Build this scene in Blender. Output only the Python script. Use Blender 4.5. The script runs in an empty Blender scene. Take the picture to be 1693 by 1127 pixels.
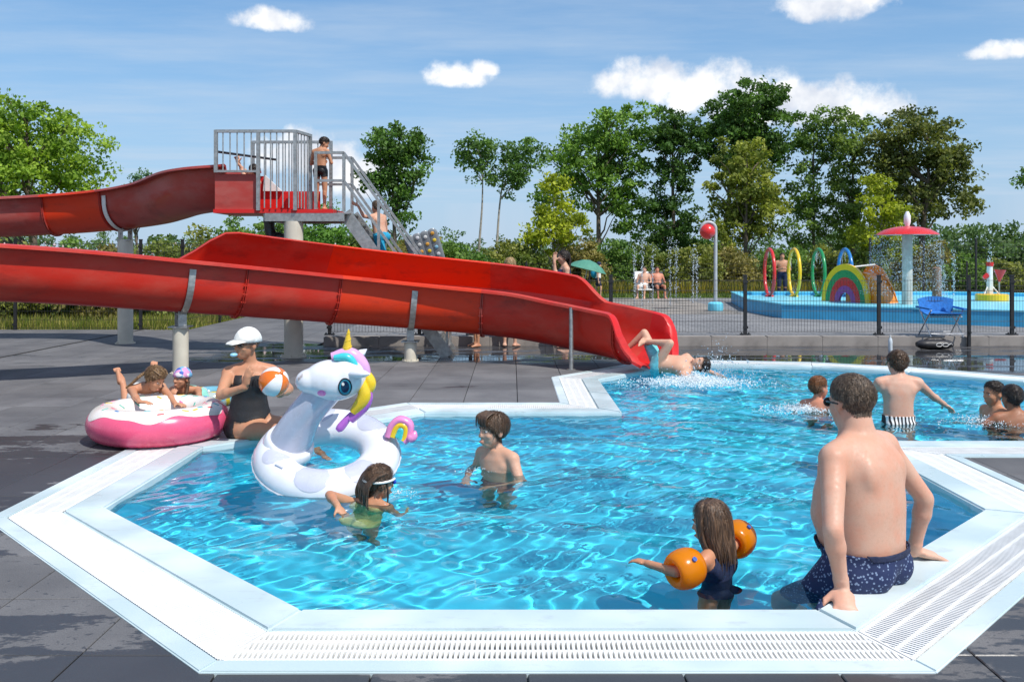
import bpy, bmesh, math, random
import numpy as np
from mathutils import Vector, Matrix, Quaternion, noise as mnoise
from mathutils.geometry import tessellate_polygon

random.seed(7); np.random.seed(7)
SC = bpy.context.scene
COL = SC.collection
R = math.radians

# ------------------------------------------------------------------ camera, sky, sun, exposure
H = 1.6            # eye height
FPX = 1480.0       # focal length in photograph pixels (1693 wide)
CXP, HYP = 846.5, 425.0
cam_d = bpy.data.cameras.new('camera')
cam = bpy.data.objects.new('camera', cam_d); COL.objects.link(cam)
cam.location = (0, 0, H); cam.rotation_euler = (R(90), 0, 0)
cam_d.sensor_width = 36; cam_d.lens = FPX / 1693 * 36
cam_d.shift_y = -(563.5 - HYP) / 1693
cam_d.clip_start = 0.05; cam_d.clip_end = 3000
SC.camera = cam

SUN_FROM = Vector((0.50, -0.52, 1.0)).normalized()
sun_d = bpy.data.lights.new('sun', 'SUN')
sun = bpy.data.objects.new('sun', sun_d); COL.objects.link(sun)
sun_d.energy = 4.6; sun_d.angle = R(0.5); sun_d.color = (1.0, 0.955, 0.89)
sun.rotation_euler = SUN_FROM.to_track_quat('Z', 'Y').to_euler()
sun.location = (6, -6, 20); sun_d.cycles.is_caustics_light = True
SUN_EL = math.asin(SUN_FROM.z); SUN_AZ = math.atan2(SUN_FROM.x, SUN_FROM.y)

def setup_world():
    w = bpy.data.worlds.new('World'); SC.world = w; w.use_nodes = True
    nt = w.node_tree; nt.nodes.clear()
    N = nt.nodes.new; L = nt.links.new
    def math_(op, a, b=None, c=None, clamp=False):
        n = N('ShaderNodeMath'); n.operation = op; n.use_clamp = clamp
        for i, v in enumerate((a, b, c)):
            if v is None: continue
            if isinstance(v, (int, float)): n.inputs[i].default_value = v
            else: L(v, n.inputs[i])
        return n.outputs[0]
    out = N('ShaderNodeOutputWorld'); bg = N('ShaderNodeBackground')
    sky = N('ShaderNodeTexSky'); sky.sky_type = 'NISHITA'; sky.sun_disc = False
    sky.sun_elevation = SUN_EL; sky.sun_rotation = SUN_AZ
    sky.air_density = 1.0; sky.dust_density = 0.25; sky.ozone_density = 1.6
    tc = N('ShaderNodeTexCoord')
    sep = N('ShaderNodeSeparateXYZ'); L(tc.outputs['Generated'], sep.inputs[0])
    X, Y, Z = sep.outputs
    # cumulus: noise on the direction, thresholded, denser where big slow noise allows
    def noise(vec, scale, detail, rough=0.55):
        n = N('ShaderNodeTexNoise'); n.inputs['Scale'].default_value = scale
        n.inputs['Detail'].default_value = detail; n.inputs['Roughness'].default_value = rough
        L(vec, n.inputs['Vector']); return n.outputs['Fac']
    # individual cumulus puffs: soft lobes at given directions, edges broken by noise
    def dirv(px, py):
        v = Vector(((px - CXP) / FPX, 1.0, -(py - HYP) / FPX)); return v.normalized()
    warp = N('ShaderNodeTexNoise'); warp.inputs['Scale'].default_value = 28; warp.inputs['Detail'].default_value = 6
    warp.inputs['Roughness'].default_value = 0.6
    L(tc.outputs['Generated'], warp.inputs['Vector'])
    puffs = [  # px, py, half width px, half height px
        (450, 38, 58, 22), (748, 126, 60, 26), (795, 116, 28, 18),
        (1080, 140, 105, 42), (1175, 152, 115, 52), (1270, 175, 110, 44), (1365, 182, 110, 46),
        (510, 262, 90, 46), (590, 300, 75, 40),
        (1385, 8, 85, 36), (1655, 86, 42, 17),
        (-450, 120, 150, 50), (2150, 110, 130, 45), (700, -330, 170, 55)]
    mask = None; low = None
    for (px, py, rw, rh) in puffs:
        d = dirv(px, py); right = Vector((0, 0, 1)).cross(-d).normalized(); up = d.cross(right) * -1
        if up.z < 0: up = -up
        def dot(v):
            n = N('ShaderNodeVectorMath'); n.operation = 'DOT_PRODUCT'; L(tc.outputs['Generated'], n.inputs[0])
            n.inputs[1].default_value = v; return n.outputs['Value']
        u = math_('DIVIDE', dot(right), rw / FPX); v_ = math_('DIVIDE', dot(up), rh / FPX)
        vneg = math_('MULTIPLY', math_('MINIMUM', v_, 0.0), 1.5)
        vv = math_('ADD', math_('MAXIMUM', v_, 0.0), vneg)
        r2 = math_('ADD', math_('MULTIPLY', u, u), math_('MULTIPLY', vv, vv))
        front = math_('GREATER_THAN', dot(d), 0.2)
        m = math_('MULTIPLY', math_('SUBTRACT', 1.0, r2), front)
        m = math_('MAXIMUM', m, -1.2)
        mask = m if mask is None else math_('MAXIMUM', mask, m)
    wn = math_('MULTIPLY', math_('SUBTRACT', warp.outputs['Fac'], 0.42), 3.6)
    cm = math_('ADD', mask, wn)
    mr = N('ShaderNodeMapRange'); mr.interpolation_type = 'SMOOTHSTEP'
    mr.inputs['From Min'].default_value = 0.0; mr.inputs['From Max'].default_value = 1.25
    L(cm, mr.inputs['Value'])
    cum = math_('MULTIPLY', mr.outputs[0], math_('GREATER_THAN', mask, -1.15))
    # thin cirrus veils everywhere, stretched sideways, on the plane of the sky
    zc = math_('MAXIMUM', Z, 0.06)
    comb = N('ShaderNodeCombineXYZ')
    L(math_('DIVIDE', X, zc), comb.inputs[0]); L(math_('MULTIPLY', math_('DIVIDE', Y, zc), 2.2), comb.inputs[1])
    ci = noise(comb.outputs[0], 0.42, 7, 0.62)
    mr2 = N('ShaderNodeMapRange'); mr2.interpolation_type = 'SMOOTHSTEP'
    mr2.inputs['From Min'].default_value = 0.33; mr2.inputs['From Max'].default_value = 0.75
    mr2.inputs['To Max'].default_value = 0.5
    L(ci, mr2.inputs['Value'])
    # haze near the horizon
    hz = N('ShaderNodeMapRange'); hz.interpolation_type = 'SMOOTHSTEP'
    hz.inputs['From Min'].default_value = -0.02; hz.inputs['From Max'].default_value = 0.34
    hz.inputs['To Min'].default_value = 0.88; hz.inputs['To Max'].default_value = 0.28
    L(Z, hz.inputs['Value'])
    hs = N('ShaderNodeHueSaturation'); hs.inputs['Saturation'].default_value = 1.40; L(sky.outputs[0], hs.inputs['Color'])
    mixa = N('ShaderNodeMix'); mixa.data_type = 'RGBA'
    L(hz.outputs[0], mixa.inputs['Factor']); L(hs.outputs[0], mixa.inputs['A'])
    mixa.inputs['B'].default_value = (2.6, 3.9, 5.7, 1)
    mixc = N('ShaderNodeMix'); mixc.data_type = 'RGBA'; L(mr2.outputs[0], mixc.inputs['Factor']); L(mixa.outputs['Result'], mixc.inputs['A']); mixc.inputs['B'].default_value = (4.2, 5.0, 6.0, 1)
    mixb = N('ShaderNodeMix'); mixb.data_type = 'RGBA'
    L(cum, mixb.inputs['Factor']); L(mixc.outputs['Result'], mixb.inputs['A'])
    shade = noise(tc.outputs['Generated'], 22, 4)
    cr = N('ShaderNodeValToRGB'); L(shade, cr.inputs[0])
    cr.color_ramp.elements[0].position = 0.35; cr.color_ramp.elements[0].color = (5.0, 5.4, 6.2, 1)
    cr.color_ramp.elements[1].position = 0.6; cr.color_ramp.elements[1].color = (7.8, 7.8, 7.8, 1)
    L(cr.outputs[0], mixb.inputs['B'])
    bg.inputs['Strength'].default_value = 0.142
    w.cycles.sampling_method = 'MANUAL'; w.cycles.sample_map_resolution = 256
    L(mixb.outputs['Result'], bg.inputs[0]); L(bg.outputs[0], out.inputs[0])
setup_world()
SC.view_settings.view_transform = 'Standard'; SC.view_settings.look = 'None'
SC.view_settings.exposure = 0.0; SC.view_settings.gamma = 1.0
SC.cycles.max_bounces = 8; SC.cycles.transparent_max_bounces = 24
SC.cycles.caustics_reflective = False; SC.cycles.caustics_refractive = True   # sunlight focused by the ripples onto the pool floor
SC.cycles.use_denoising = True

# ------------------------------------------------------------------ helpers
def G(px, py, z=0.0):
    y = FPX * (H - z) / (py - HYP)
    return Vector(((px - CXP) / FPX * y, y, z))
def P(px, py, Y):
    return Vector(((px - CXP) / FPX * Y, Y, H - (py - HYP) * Y / FPX))

def tag(o, label=None, cat=None, group=None, kind=None):
    if label: o['label'] = label
    if cat: o['category'] = cat
    if group: o['group'] = group
    if kind: o['kind'] = kind
    return o
def empty(name, loc=(0, 0, 0), rz=0.0, parent=None):
    o = bpy.data.objects.new(name, None); COL.objects.link(o)
    o.location = loc; o.rotation_euler = (0, 0, rz); o.empty_display_size = 0.1
    if parent: o.parent = parent
    return o
def link(name, me, mat=None, parent=None, loc=None):
    o = bpy.data.objects.new(name, me); COL.objects.link(o)
    if mat is not None and not me.materials:
        for m in (mat if isinstance(mat, (list, tuple)) else [mat]): me.materials.append(m)
    if parent: o.parent = parent
    if loc is not None: o.location = loc
    return o
def shade(me, angle=40):
    me.polygons.foreach_set('use_smooth', [True] * len(me.polygons))
    try: me.set_sharp_from_angle(angle=R(angle))
    except Exception: pass

class MB:
    def __init__(s): s.v = []; s.f = []; s.m = []; s.mi = 0
    def add(s, vs, fs):
        b = len(s.v); s.v.extend([tuple(q) for q in vs])
        for f in fs: s.f.append(tuple(i + b for i in f)); s.m.append(s.mi)
    def box(s, c, size, rot=None):
        hx, hy, hz = size[0] / 2, size[1] / 2, size[2] / 2; c = Vector(c)
        vs = [Vector((x, y, z)) for x in (-hx, hx) for y in (-hy, hy) for z in (-hz, hz)]
        if rot is not None: vs = [rot @ q for q in vs]
        s.add([q + c for q in vs], [(0, 1, 3, 2), (4, 6, 7, 5), (0, 4, 5, 1), (2, 3, 7, 6), (0, 2, 6, 4), (1, 5, 7, 3)])
    def bar(s, a, b, w, h, up=(0, 0, 1)):
        a = Vector(a); b = Vector(b); d = b - a; L = d.length
        if L < 1e-6: return
        d /= L; up = Vector(up); sd = d.cross(up)
        if sd.length < 1e-4: sd = d.cross(Vector((1, 0, 0)))
        sd.normalize(); u2 = sd.cross(d)
        m = Matrix((d, sd, u2)).transposed()
        s.box((a + b) / 2, (L, w, h), m)
    def tube(s, path, rad, n=10, caps=True, flat=1.0, upv=None):
        path = [Vector(q) for q in path]; k = len(path)
        rads = rad if isinstance(rad, (list, tuple)) else [rad] * k
        rings = []; ref = None
        for i, q in enumerate(path):
            t = (path[min(i + 1, k - 1)] - path[max(i - 1, 0)])
            if t.length < 1e-9: t = Vector((0, 0, 1))
            t.normalize()
            if ref is None:
                ref = Vector(upv) if upv is not None else (Vector((0, 0, 1)) if abs(t.z) < 0.9 else Vector((0, 1, 0)))
            u = ref - t * ref.dot(t)
            if u.length < 1e-5: u = t.orthogonal()
            u.normalize(); ref = u; w = t.cross(u)
            rings.append([q + u * (math.cos(a) * rads[i] * flat) + w * (math.sin(a) * rads[i])
                          for a in [2 * math.pi * j / n for j in range(n)]])
        vs = [q for r_ in rings for q in r_]; fs = []
        for i in range(k - 1):
            for j in range(n):
                fs.append((i * n + j, i * n + (j + 1) % n, (i + 1) * n + (j + 1) % n, (i + 1) * n + j))
        if caps:
            fs.append(tuple(range(n - 1, -1, -1))); fs.append(tuple((k - 1) * n + j for j in range(n)))
        s.add(vs, fs)
    def capsule(s, a, b, ra, rb, su=1.0, sv=1.0, up=None, n=14, cap=4):
        # tapered capsule; cross-section scaled su along 'up' x axis and sv along 'up'
        a = Vector(a); b = Vector(b); d = b - a; L = max(d.length, 1e-6); d = d / L if d.length > 1e-6 else Vector((0, 0, 1))
        up = Vector(up) if up is not None else (Vector((0, 0, 1)) if abs(d.z) < 0.9 else Vector((0, 1, 0)))
        v = (up - d * up.dot(d)); v.normalize(); u = v.cross(d)
        prof = []
        for i in range(cap + 1):
            th = math.pi / 2 * (1 - i / cap); prof.append((-math.sin(th) * ra, math.cos(th) * ra))
        for i in range(cap + 1):
            th = math.pi / 2 * i / cap; prof.append((L + math.sin(th) * rb, math.cos(th) * rb))
        vs = []; fs = []
        for (x, r_) in prof:
            for j in range(n):
                an = 2 * math.pi * j / n
                vs.append(a + d * x + u * (math.cos(an) * max(r_, 1e-4) * su) + v * (math.sin(an) * max(r_, 1e-4) * sv))
        k = len(prof)
        for i in range(k - 1):
            for j in range(n):
                fs.append((i * n + j, i * n + (j + 1) % n, (i + 1) * n + (j + 1) % n, (i + 1) * n + j))
        fs.append(tuple(range(n - 1, -1, -1))); fs.append(tuple((k - 1) * n + j for j in range(n)))
        s.add(vs, fs)
    def ellipsoid(s, c, r, rot=None, nu=16, nv=10):
        c = Vector(c); vs = []; fs = []
        for i in range(1, nv):
            th = math.pi * i / nv
            for j in range(nu):
                ph = 2 * math.pi * j / nu
                q = Vector((r[0] * math.sin(th) * math.cos(ph), r[1] * math.sin(th) * math.sin(ph), r[2] * math.cos(th)))
                vs.append(c + (rot @ q if rot is not None else q))
        top = len(vs); q = Vector((0, 0, r[2])); vs.append(c + (rot @ q if rot is not None else q))
        bot = len(vs); q = Vector((0, 0, -r[2])); vs.append(c + (rot @ q if rot is not None else q))
        for i in range(nv - 2):
            for j in range(nu):
                fs.append((i * nu + j, (i + 1) * nu + j, (i + 1) * nu + (j + 1) % nu, i * nu + (j + 1) % nu))
        for j in range(nu):
            fs.append((top, j, (j + 1) % nu)); fs.append((bot, (nv - 2) * nu + (j + 1) % nu, (nv - 2) * nu + j))
        s.add(vs, fs)
    def loft(s, rings, caps=True):
        n = len(rings[0]); vs = [q for r_ in rings for q in r_]; fs = []
        for i in range(len(rings) - 1):
            for j in range(n):
                fs.append((i * n + j, i * n + (j + 1) % n, (i + 1) * n + (j + 1) % n, (i + 1) * n + j))
        if caps:
            fs.append(tuple(range(n - 1, -1, -1))); fs.append(tuple((len(rings) - 1) * n + j for j in range(n)))
        s.add(vs, fs)
    def lathe(s, prof, n=24, c=(0, 0, 0), caps=True):
        c = Vector(c)
        rings = [[c + Vector((r_ * math.cos(2 * math.pi * j / n), r_ * math.sin(2 * math.pi * j / n), z)) for j in range(n)] for (r_, z) in prof]
        s.loft(rings, caps)
    def prism(s, poly, z0, z1):
        n = len(poly); vs = [(p[0], p[1], z0) for p in poly] + [(p[0], p[1], z1) for p in poly]
        fs = [tuple(range(n - 1, -1, -1)), tuple(range(n, 2 * n))]
        for i in range(n): fs.append((i, (i + 1) % n, n + (i + 1) % n, n + i))
        s.add(vs, fs)
    def mesh(s, name, smooth=None):
        me = bpy.data.meshes.new(name); me.from_pydata(s.v, [], s.f)
        if any(s.m): me.polygons.foreach_set('material_index', s.m)
        me.validate(); me.update()
        bm = bmesh.new(); bm.from_mesh(me); bmesh.ops.recalc_face_normals(bm, faces=bm.faces); bm.to_mesh(me); bm.free()
        if smooth is not None: shade(me, smooth)
        return me
    def build(s, name, mat, parent=None, smooth=None, loc=None):
        return link(name, s.mesh(name, smooth), mat, parent, loc)

# ------------------------------------------------------------------ materials
class NT:
    def __init__(s, name):
        s.mat = bpy.data.materials.new(name); s.mat.use_nodes = True
        s.nt = s.mat.node_tree; s.nt.nodes.clear()
        s.out = s.N('ShaderNodeOutputMaterial')
    def N(s, t): return s.nt.nodes.new(t)
    def L(s, a, b): s.nt.links.new(a, b)
    def val(s, inp, v):
        if v is None: return
        if isinstance(v, bpy.types.NodeSocket): s.L(v, inp)
        else:
            if isinstance(v, tuple) and len(v) == 3 and inp.type == 'RGBA': v = v + (1,)
            inp.default_value = v
    def math(s, op, a, b=None, c=None, clamp=False):
        n = s.N('ShaderNodeMath'); n.operation = op; n.use_clamp = clamp
        for i, v in enumerate((a, b, c)): s.val(n.inputs[i], v)
        return n.outputs[0]
    def noise(s, scale, detail=3, vec=None, rough=0.55, dist=0.0):
        n = s.N('ShaderNodeTexNoise'); n.inputs['Scale'].default_value = scale; n.inputs['Detail'].default_value = detail
        n.inputs['Roughness'].default_value = rough; n.inputs['Distortion'].default_value = dist
        if vec is not None: s.L(vec, n.inputs['Vector'])
        return n.outputs['Fac']
    def ramp(s, fac, a, b, lo=0.0, hi=1.0):
        n = s.N('ShaderNodeMapRange'); n.interpolation_type = 'SMOOTHSTEP'
        s.val(n.inputs['Value'], fac); n.inputs['From Min'].default_value = a; n.inputs['From Max'].default_value = b
        n.inputs['To Min'].default_value = lo; n.inputs['To Max'].default_value = hi
        return n.outputs[0]
    def mix(s, fac, a, b):
        n = s.N('ShaderNodeMix'); n.data_type = 'RGBA'
        s.val(n.inputs['Factor'], fac); s.val(n.inputs['A'], a); s.val(n.inputs['B'], b)
        return n.outputs['Result']
    def pos(s): return s.N('ShaderNodeNewGeometry').outputs['Position']
    def obj(s): return s.N('ShaderNodeTexCoord').outputs['Object']
    def scale(s, vec, sx, sy, sz, rz=0.0):
        n = s.N('ShaderNodeMapping'); s.L(vec, n.inputs['Vector']); n.inputs['Scale'].default_value = (sx, sy, sz)
        n.inputs['Rotation'].default_value = (0, 0, rz); return n.outputs[0]
    def bump(s, h, strength=0.3, dist=0.01):
        n = s.N('ShaderNodeBump'); s.val(n.inputs['Height'], h); n.inputs['Strength'].default_value = strength
        n.inputs['Distance'].default_value = dist; return n.outputs[0]
    def bsdf(s, color, rough=0.5, metal=0.0, normal=None, **kw):
        b = s.N('ShaderNodeBsdfPrincipled'); s.val(b.inputs['Base Color'], color); s.val(b.inputs['Roughness'], rough)
        s.val(b.inputs['Metallic'], metal)
        if normal is not None: s.L(normal, b.inputs['Normal'])
        for k, v in kw.items(): s.val(b.inputs[k.replace('_', ' ')], v)
        return b
    def done(s, shader):
        s.L(shader.outputs[0] if hasattr(shader, 'outputs') else shader, s.out.inputs['Surface']); return s.mat

MATS = {}
def paint(name, col, rough=0.5, metal=0.0, var=0.12, vscale=6.0, bump=0.0, bscale=40.0, spec=0.5, coat=0.0):
    if name in MATS: return MATS[name]
    t = NT(name); p = t.obj()
    n = t.noise(vscale, 5, p)
    c1 = tuple(c * (1 - var) for c in col); c2 = tuple(min(1, c * (1 + var)) for c in col)
    cc = t.mix(t.ramp(n, 0.3, 0.7), c1, c2)
    nm = t.bump(t.noise(bscale, 3, p), bump, 0.01) if bump else None
    rr = t.ramp(t.noise(vscale * 2.3, 4, p), 0.3, 0.7, rough * 0.8, min(1, rough * 1.2))
    b = t.bsdf(cc, rr, metal, nm); b.inputs['Specular IOR Level'].default_value = spec
    if coat: b.inputs['Coat Weight'].default_value = coat; b.inputs['Coat Roughness'].default_value = 0.15
    MATS[name] = t.done(b); return MATS[name]

def mat_deck(name, grid):
    t = NT(name); p = t.pos()
    sp = t.N('ShaderNodeSeparateXYZ'); t.L(p, sp.inputs[0]); X, Y, Z = sp.outputs
    rnd = t.N('ShaderNodeObjectInfo').outputs['Random']
    base = t.mix(t.ramp(t.noise(1.3, 5, p), 0.3, 0.72), (0.122, 0.121, 0.127), (0.190, 0.187, 0.190))
    grain = t.noise(160, 2, p)
    base = t.mix(t.ramp(grain, 0.3, 0.75, 0, 0.5), base, (0.075, 0.075, 0.08))
    if grid:
        jx = t.math('ABSOLUTE', t.math('SUBTRACT', t.math('FRACT', t.math('DIVIDE', t.math('ADD', X, 60.0 - 0.06), 0.6)), 0.5))
        jy = t.math('ABSOLUTE', t.math('SUBTRACT', t.math('FRACT', t.math('DIVIDE', t.math('ADD', Y, 60.0), 0.6)), 0.5))
        j = t.math('MAXIMUM', jx, jy); jm = t.ramp(j, 0.484, 0.494)
        base = t.mix(t.math('MULTIPLY', jm, 0.8), base, (0.03, 0.03, 0.032))
    else:
        tint = t.math('ADD', t.math('MULTIPLY', rnd, 0.30), 0.84)
        vm = t.N('ShaderNodeVectorMath'); vm.operation = 'SCALE'; t.L(base, vm.inputs[0]); t.L(tint, vm.inputs['Scale'])
        base = vm.outputs[0]
    # wet areas: near the pool sides, a band behind the chute, the right-hand far deck; plus splashes
    big = t.noise(1.9, 9, t.scale(p, 0.55, 1.5, 1), 0.68)
    wl = t.ramp(X, -2.2, -3.4)            # left of the pool
    wl = t.math('MULTIPLY', wl, t.ramp(Y, 9.2, 6.6))
    wf = t.ramp(Y, 4.6, 3.4)
    wbk = t.math('MULTIPLY', t.ramp(Y, 13.0, 14.0), t.ramp(Y, 17.2, 16.5))
    wbk = t.math('MULTIPLY', wbk, t.ramp(X, -6.5, -4.0))
    wr = t.math('MULTIPLY', t.ramp(X, 1.2, 2.2), t.math('MULTIPLY', t.ramp(Y, 12.0, 12.8), t.ramp(Y, 15.9, 15.1)))
    wet = t.math('MAXIMUM', t.math('MULTIPLY', wl, 0.22), t.math('MULTIPLY', wf, 0.18))
    wet = t.math('MAXIMUM', wet, t.math('MULTIPLY', wbk, 0.24))
    wet = t.math('MAXIMUM', wet, t.math('MULTIPLY', wr, 0.30))
    m1 = t.ramp(t.math('ADD', big, wet), 0.615, 0.645)
    drops = t.noise(24, 2, t.scale(p, 0.7, 1.2, 1), 0.5)
    zone = t.math('ADD', t.math('MULTIPLY', t.math('ADD', wl, wf), 0.085), 0.0, clamp=True)
    m2 = t.ramp(t.math('ADD', drops, zone), 0.68, 0.71)
    mw = t.math('MAXIMUM', m1, t.math('MULTIPLY', m2, 0.85))
    col = t.mix(t.math('MULTIPLY', mw, 0.78), base, (0.022, 0.022, 0.025))
    pud = t.math('MULTIPLY', t.ramp(t.math('ADD', big, wet), 0.68, 0.76), t.math('MAXIMUM', wr, wbk))
    rough = t.math('SUBTRACT', 0.78, t.math('MULTIPLY', mw, 0.38))
    rough = t.math('SUBTRACT', rough, t.math('MULTIPLY', pud, 0.37))
    bs = t.math('MULTIPLY', t.math('SUBTRACT', 1.0, pud), 0.25)
    bn = t.N('ShaderNodeBump'); t.L(grain, bn.inputs['Height']); t.L(bs, bn.inputs['Strength']); bn.inputs['Distance'].default_value = 0.003
    b = t.bsdf(col, rough, 0.0, bn.outputs[0])
    t.L(t.math('ADD', t.math('MULTIPLY', mw, 0.3), 0.3), b.inputs['Specular IOR Level'])
    return t.done(b)
M_TILE = mat_deck('deck_tile', False)
M_FARDECK = mat_deck('deck_far', True)
M_JOINT = paint('joint_sand', (0.035, 0.034, 0.034), 0.95)

def mat_coping():
    t = NT('coping_plastic'); p = t.pos()
    st = t.noise(1.3, 3, p, 0.5)
    streak = t.noise(5.0, 7, t.scale(p, 0.9, 2.2, 1), 0.7)
    c = t.mix(t.ramp(st, 0.38, 0.7), (0.50, 0.61, 0.63), (0.68, 0.76, 0.78))
    c = t.mix(t.ramp(streak, 0.54, 0.74, 0, 0.5), c, (0.36, 0.41, 0.43))
    b = t.bsdf(c, t.ramp(st, 0.3, 0.7, 0.25, 0.5), 0.0, t.bump(t.noise(90, 2, p), 0.08, 0.002))
    return t.done(b)
M_COPING = mat_coping()
M_GRATE = paint('grate_white', (0.80, 0.80, 0.78), 0.45, var=0.05)
M_TROUGH = paint('trough_grey', (0.10, 0.105, 0.10), 0.7)
def mat_basin():
    t = NT('pool_paint'); p = t.pos()
    n = t.noise(1.2, 4, p)
    c = t.mix(t.ramp(n, 0.3, 0.7), (0.055, 0.69, 0.93), (0.07, 0.74, 0.95))
    return t.done(t.bsdf(c, 0.6))
M_BASIN = mat_basin()
def mat_water():
    t = NT('pool_water')
    g = t.N('ShaderNodeBsdfGlass'); g.inputs['IOR'].default_value = 1.33; g.inputs['Roughness'].default_value = 0.0
    g.inputs['Color'].default_value = (0.87, 0.985, 1.0, 1)
    return t.done(g)
M_WATER = mat_water()

# ------------------------------------------------------------------ pool geometry
POOL = [(-0.95, 4.05), (1.38, 4.05), (2.98, 5.65), (2.98, 7.76), (9.4, 7.76), (9.4, 8.7), (8.3, 9.8), (6.55, 11.45), (5.5, 12.42),
        (4.36, 13.02), (2.9, 13.25), (2.06, 12.8), (1.13, 11.67), (1.13, 9.2), (-0.9, 9.2), (-2.59, 7.5), (-2.59, 5.7)]
def offset_poly(poly, d):       # outward for a counter-clockwise polygon
    n = len(poly); out = []
    for i in range(n):
        a, b, c = Vector(poly[i - 1]), Vector(poly[i]), Vector(poly[(i + 1) % n])
        e1 = (b - a).normalized(); e2 = (c - b).normalized()
        n1 = Vector((e1.y, -e1.x)); n2 = Vector((e2.y, -e2.x))
        m = (n1 + n2); m.normalize(); out.append(tuple(b + m * (d / max(0.3, m.dot(n1)))))
    return out
def in_poly(x, y, poly):
    c = False; n = len(poly); j = n - 1
    for i in range(n):
        if (poly[i][1] > y) != (poly[j][1] > y) and x < (poly[j][0] - poly[i][0]) * (y - poly[i][1]) / (poly[j][1] - poly[i][1]) + poly[i][0]: c = not c
        j = i
    return c
W_COP, W_GR, W_OUT = 0.225, 0.285, 0.10
R1 = offset_poly(POOL, W_COP); R2 = offset_poly(POOL, W_COP + W_GR); R3 = offset_poly(POOL, W_COP + W_GR + W_OUT)
def sheet(name, outer, holes, z, mat, kind='structure', parent=None):
    loops = [[Vector((p[0], p[1], 0)) for p in lp] for lp in [outer] + holes]
    tris = tessellate_polygon(loops); vs = [(p.x, p.y, z) for lp in loops for p in lp]
    me = bpy.data.meshes.new(name); me.from_pydata(vs, [], [tuple(t_) for t_ in tris]); me.update()
    bm = bmesh.new(); bm.from_mesh(me)
    bmesh.ops.recalc_face_normals(bm, faces=bm.faces)
    for f in bm.faces:
        if f.normal.z < 0: f.normal_flip()
    bm.to_mesh(me); bm.free()
    o = link(name, me, mat, parent)
    if kind and not parent: o['kind'] = kind
    return o
# ------------------------------------------------------------------ ground, deck, pool
def mat_grass(name, c1, c2, c3):
    t = NT(name); p = t.pos()
    a = t.mix(t.ramp(t.noise(0.35, 5, p), 0.35, 0.65), c1, c2)
    a = t.mix(t.ramp(t.noise(7, 4, p), 0.45, 0.75, 0, 0.7), a, c3)
    return t.done(t.bsdf(a, 0.9, 0.0, t.bump(t.noise(40, 3, p), 0.6, 0.03)))
M_LAWN = mat_grass('lawn', (0.085, 0.13, 0.022), (0.14, 0.17, 0.035), (0.06, 0.10, 0.018))
DX0, DX1, DY0, DY1 = -18.0, 16.0, -4.0, 19.6
ring_hole = [(-4.2, 2.2), (10.6, 2.2), (10.6, 15.0), (-4.2, 15.0)]
ground = sheet('ground', [(-600, -300), (600, -300), (600, 900), (-600, 900)], [ring_hole], -0.09, M_LAWN)
deck = sheet('pool_deck', [(DX0, DY0), (DX1, DY0), (DX1, 16.2), (-3.4, 16.2), (-3.4, 30.0), (-7.2, 30.0), (-7.2, DY1), (DX0, DY1)], [R2], -0.035, M_JOINT)

# deck tiles: 0.6 m slabs, each its own object; slabs at the pool edge are cut to its outline
TS = 0.6; X_OFF = 0.06
def tile_mesh(w, d, name='deck_tile'):
    bm = bmesh.new(); bmesh.ops.create_cube(bm, size=1.0)
    bmesh.ops.scale(bm, vec=(w, d, 0.05), verts=bm.verts); bmesh.ops.translate(bm, vec=(0, 0, -0.025), verts=bm.verts)
    top = [e for e in bm.edges if all(v.co.z > -0.01 for v in e.verts)]
    bmesh.ops.bevel(bm, geom=top, offset=0.004, segments=1, affect='EDGES')
    me = bpy.data.meshes.new(name); bm.to_mesh(me); bm.free(); me.materials.append(M_TILE); return me
FULL = tile_mesh(TS - 0.007, TS - 0.007)
cut_bm = MB(); cut_bm.prism(offset_poly(POOL, W_COP + W_GR + W_OUT - 0.012), -1, 1)
cutter = cut_bm.build('cutter', None)
def clipped(cx, cy):
    o = link('tmp', FULL.copy(), None, None, (cx, cy, 0))
    md = o.modifiers.new('b', 'BOOLEAN'); md.operation = 'DIFFERENCE'; md.object = cutter; md.solver = 'EXACT'
    dg = bpy.context.evaluated_depsgraph_get(); dg.update()
    me = bpy.data.meshes.new_from_object(o.evaluated_get(dg)); bpy.data.objects.remove(o)
    me.name = 'deck_tile'
    return me
cells = []
ix0, ix1 = int(-9 / TS), int(9 / TS)
for iy in range(int(2.4 / TS), int(13.9 / TS) + 1):
    for ix in range(ix0, ix1 + 1):
        cx, cy = ix * TS + X_OFF + TS / 2, iy * TS + TS / 2
        if abs(cx) > 0.575 * (cy + 0.5) + 0.55: continue
        cells.append((cx, cy))
RO = offset_poly(POOL, W_COP + W_GR + W_OUT - 0.012)
tiles = []
for cx, cy in cells:
    smp = [(cx + u * TS / 2 * .99, cy + v * TS / 2 * .99) for u in (-1, -.5, 0, .5, 1) for v in (-1, -.5, 0, .5, 1)]
    ins = [in_poly(x, y, RO) for x, y in smp]
    if all(ins): continue
    tiles.append((cx, cy, any(ins)))
tiles.sort(key=lambda q: q[1])
tile_set = set()
for k, (cx, cy, cut) in enumerate(tiles[:300]):
    me = clipped(cx, cy) if cut else FULL
    if not me.polygons: continue
    o = link('deck_tile', me, None, deck, (cx, cy, random.uniform(-0.0015, 0.0015)))
    o.rotation_euler = (R(random.uniform(-.12, .12)), R(random.uniform(-.12, .12)), 0)
    tile_set.add((round(cx, 2), round(cy, 2)))
TILE_YMAX = max(cy for cx, cy, c in tiles[:300])
rest = MB()
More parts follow.
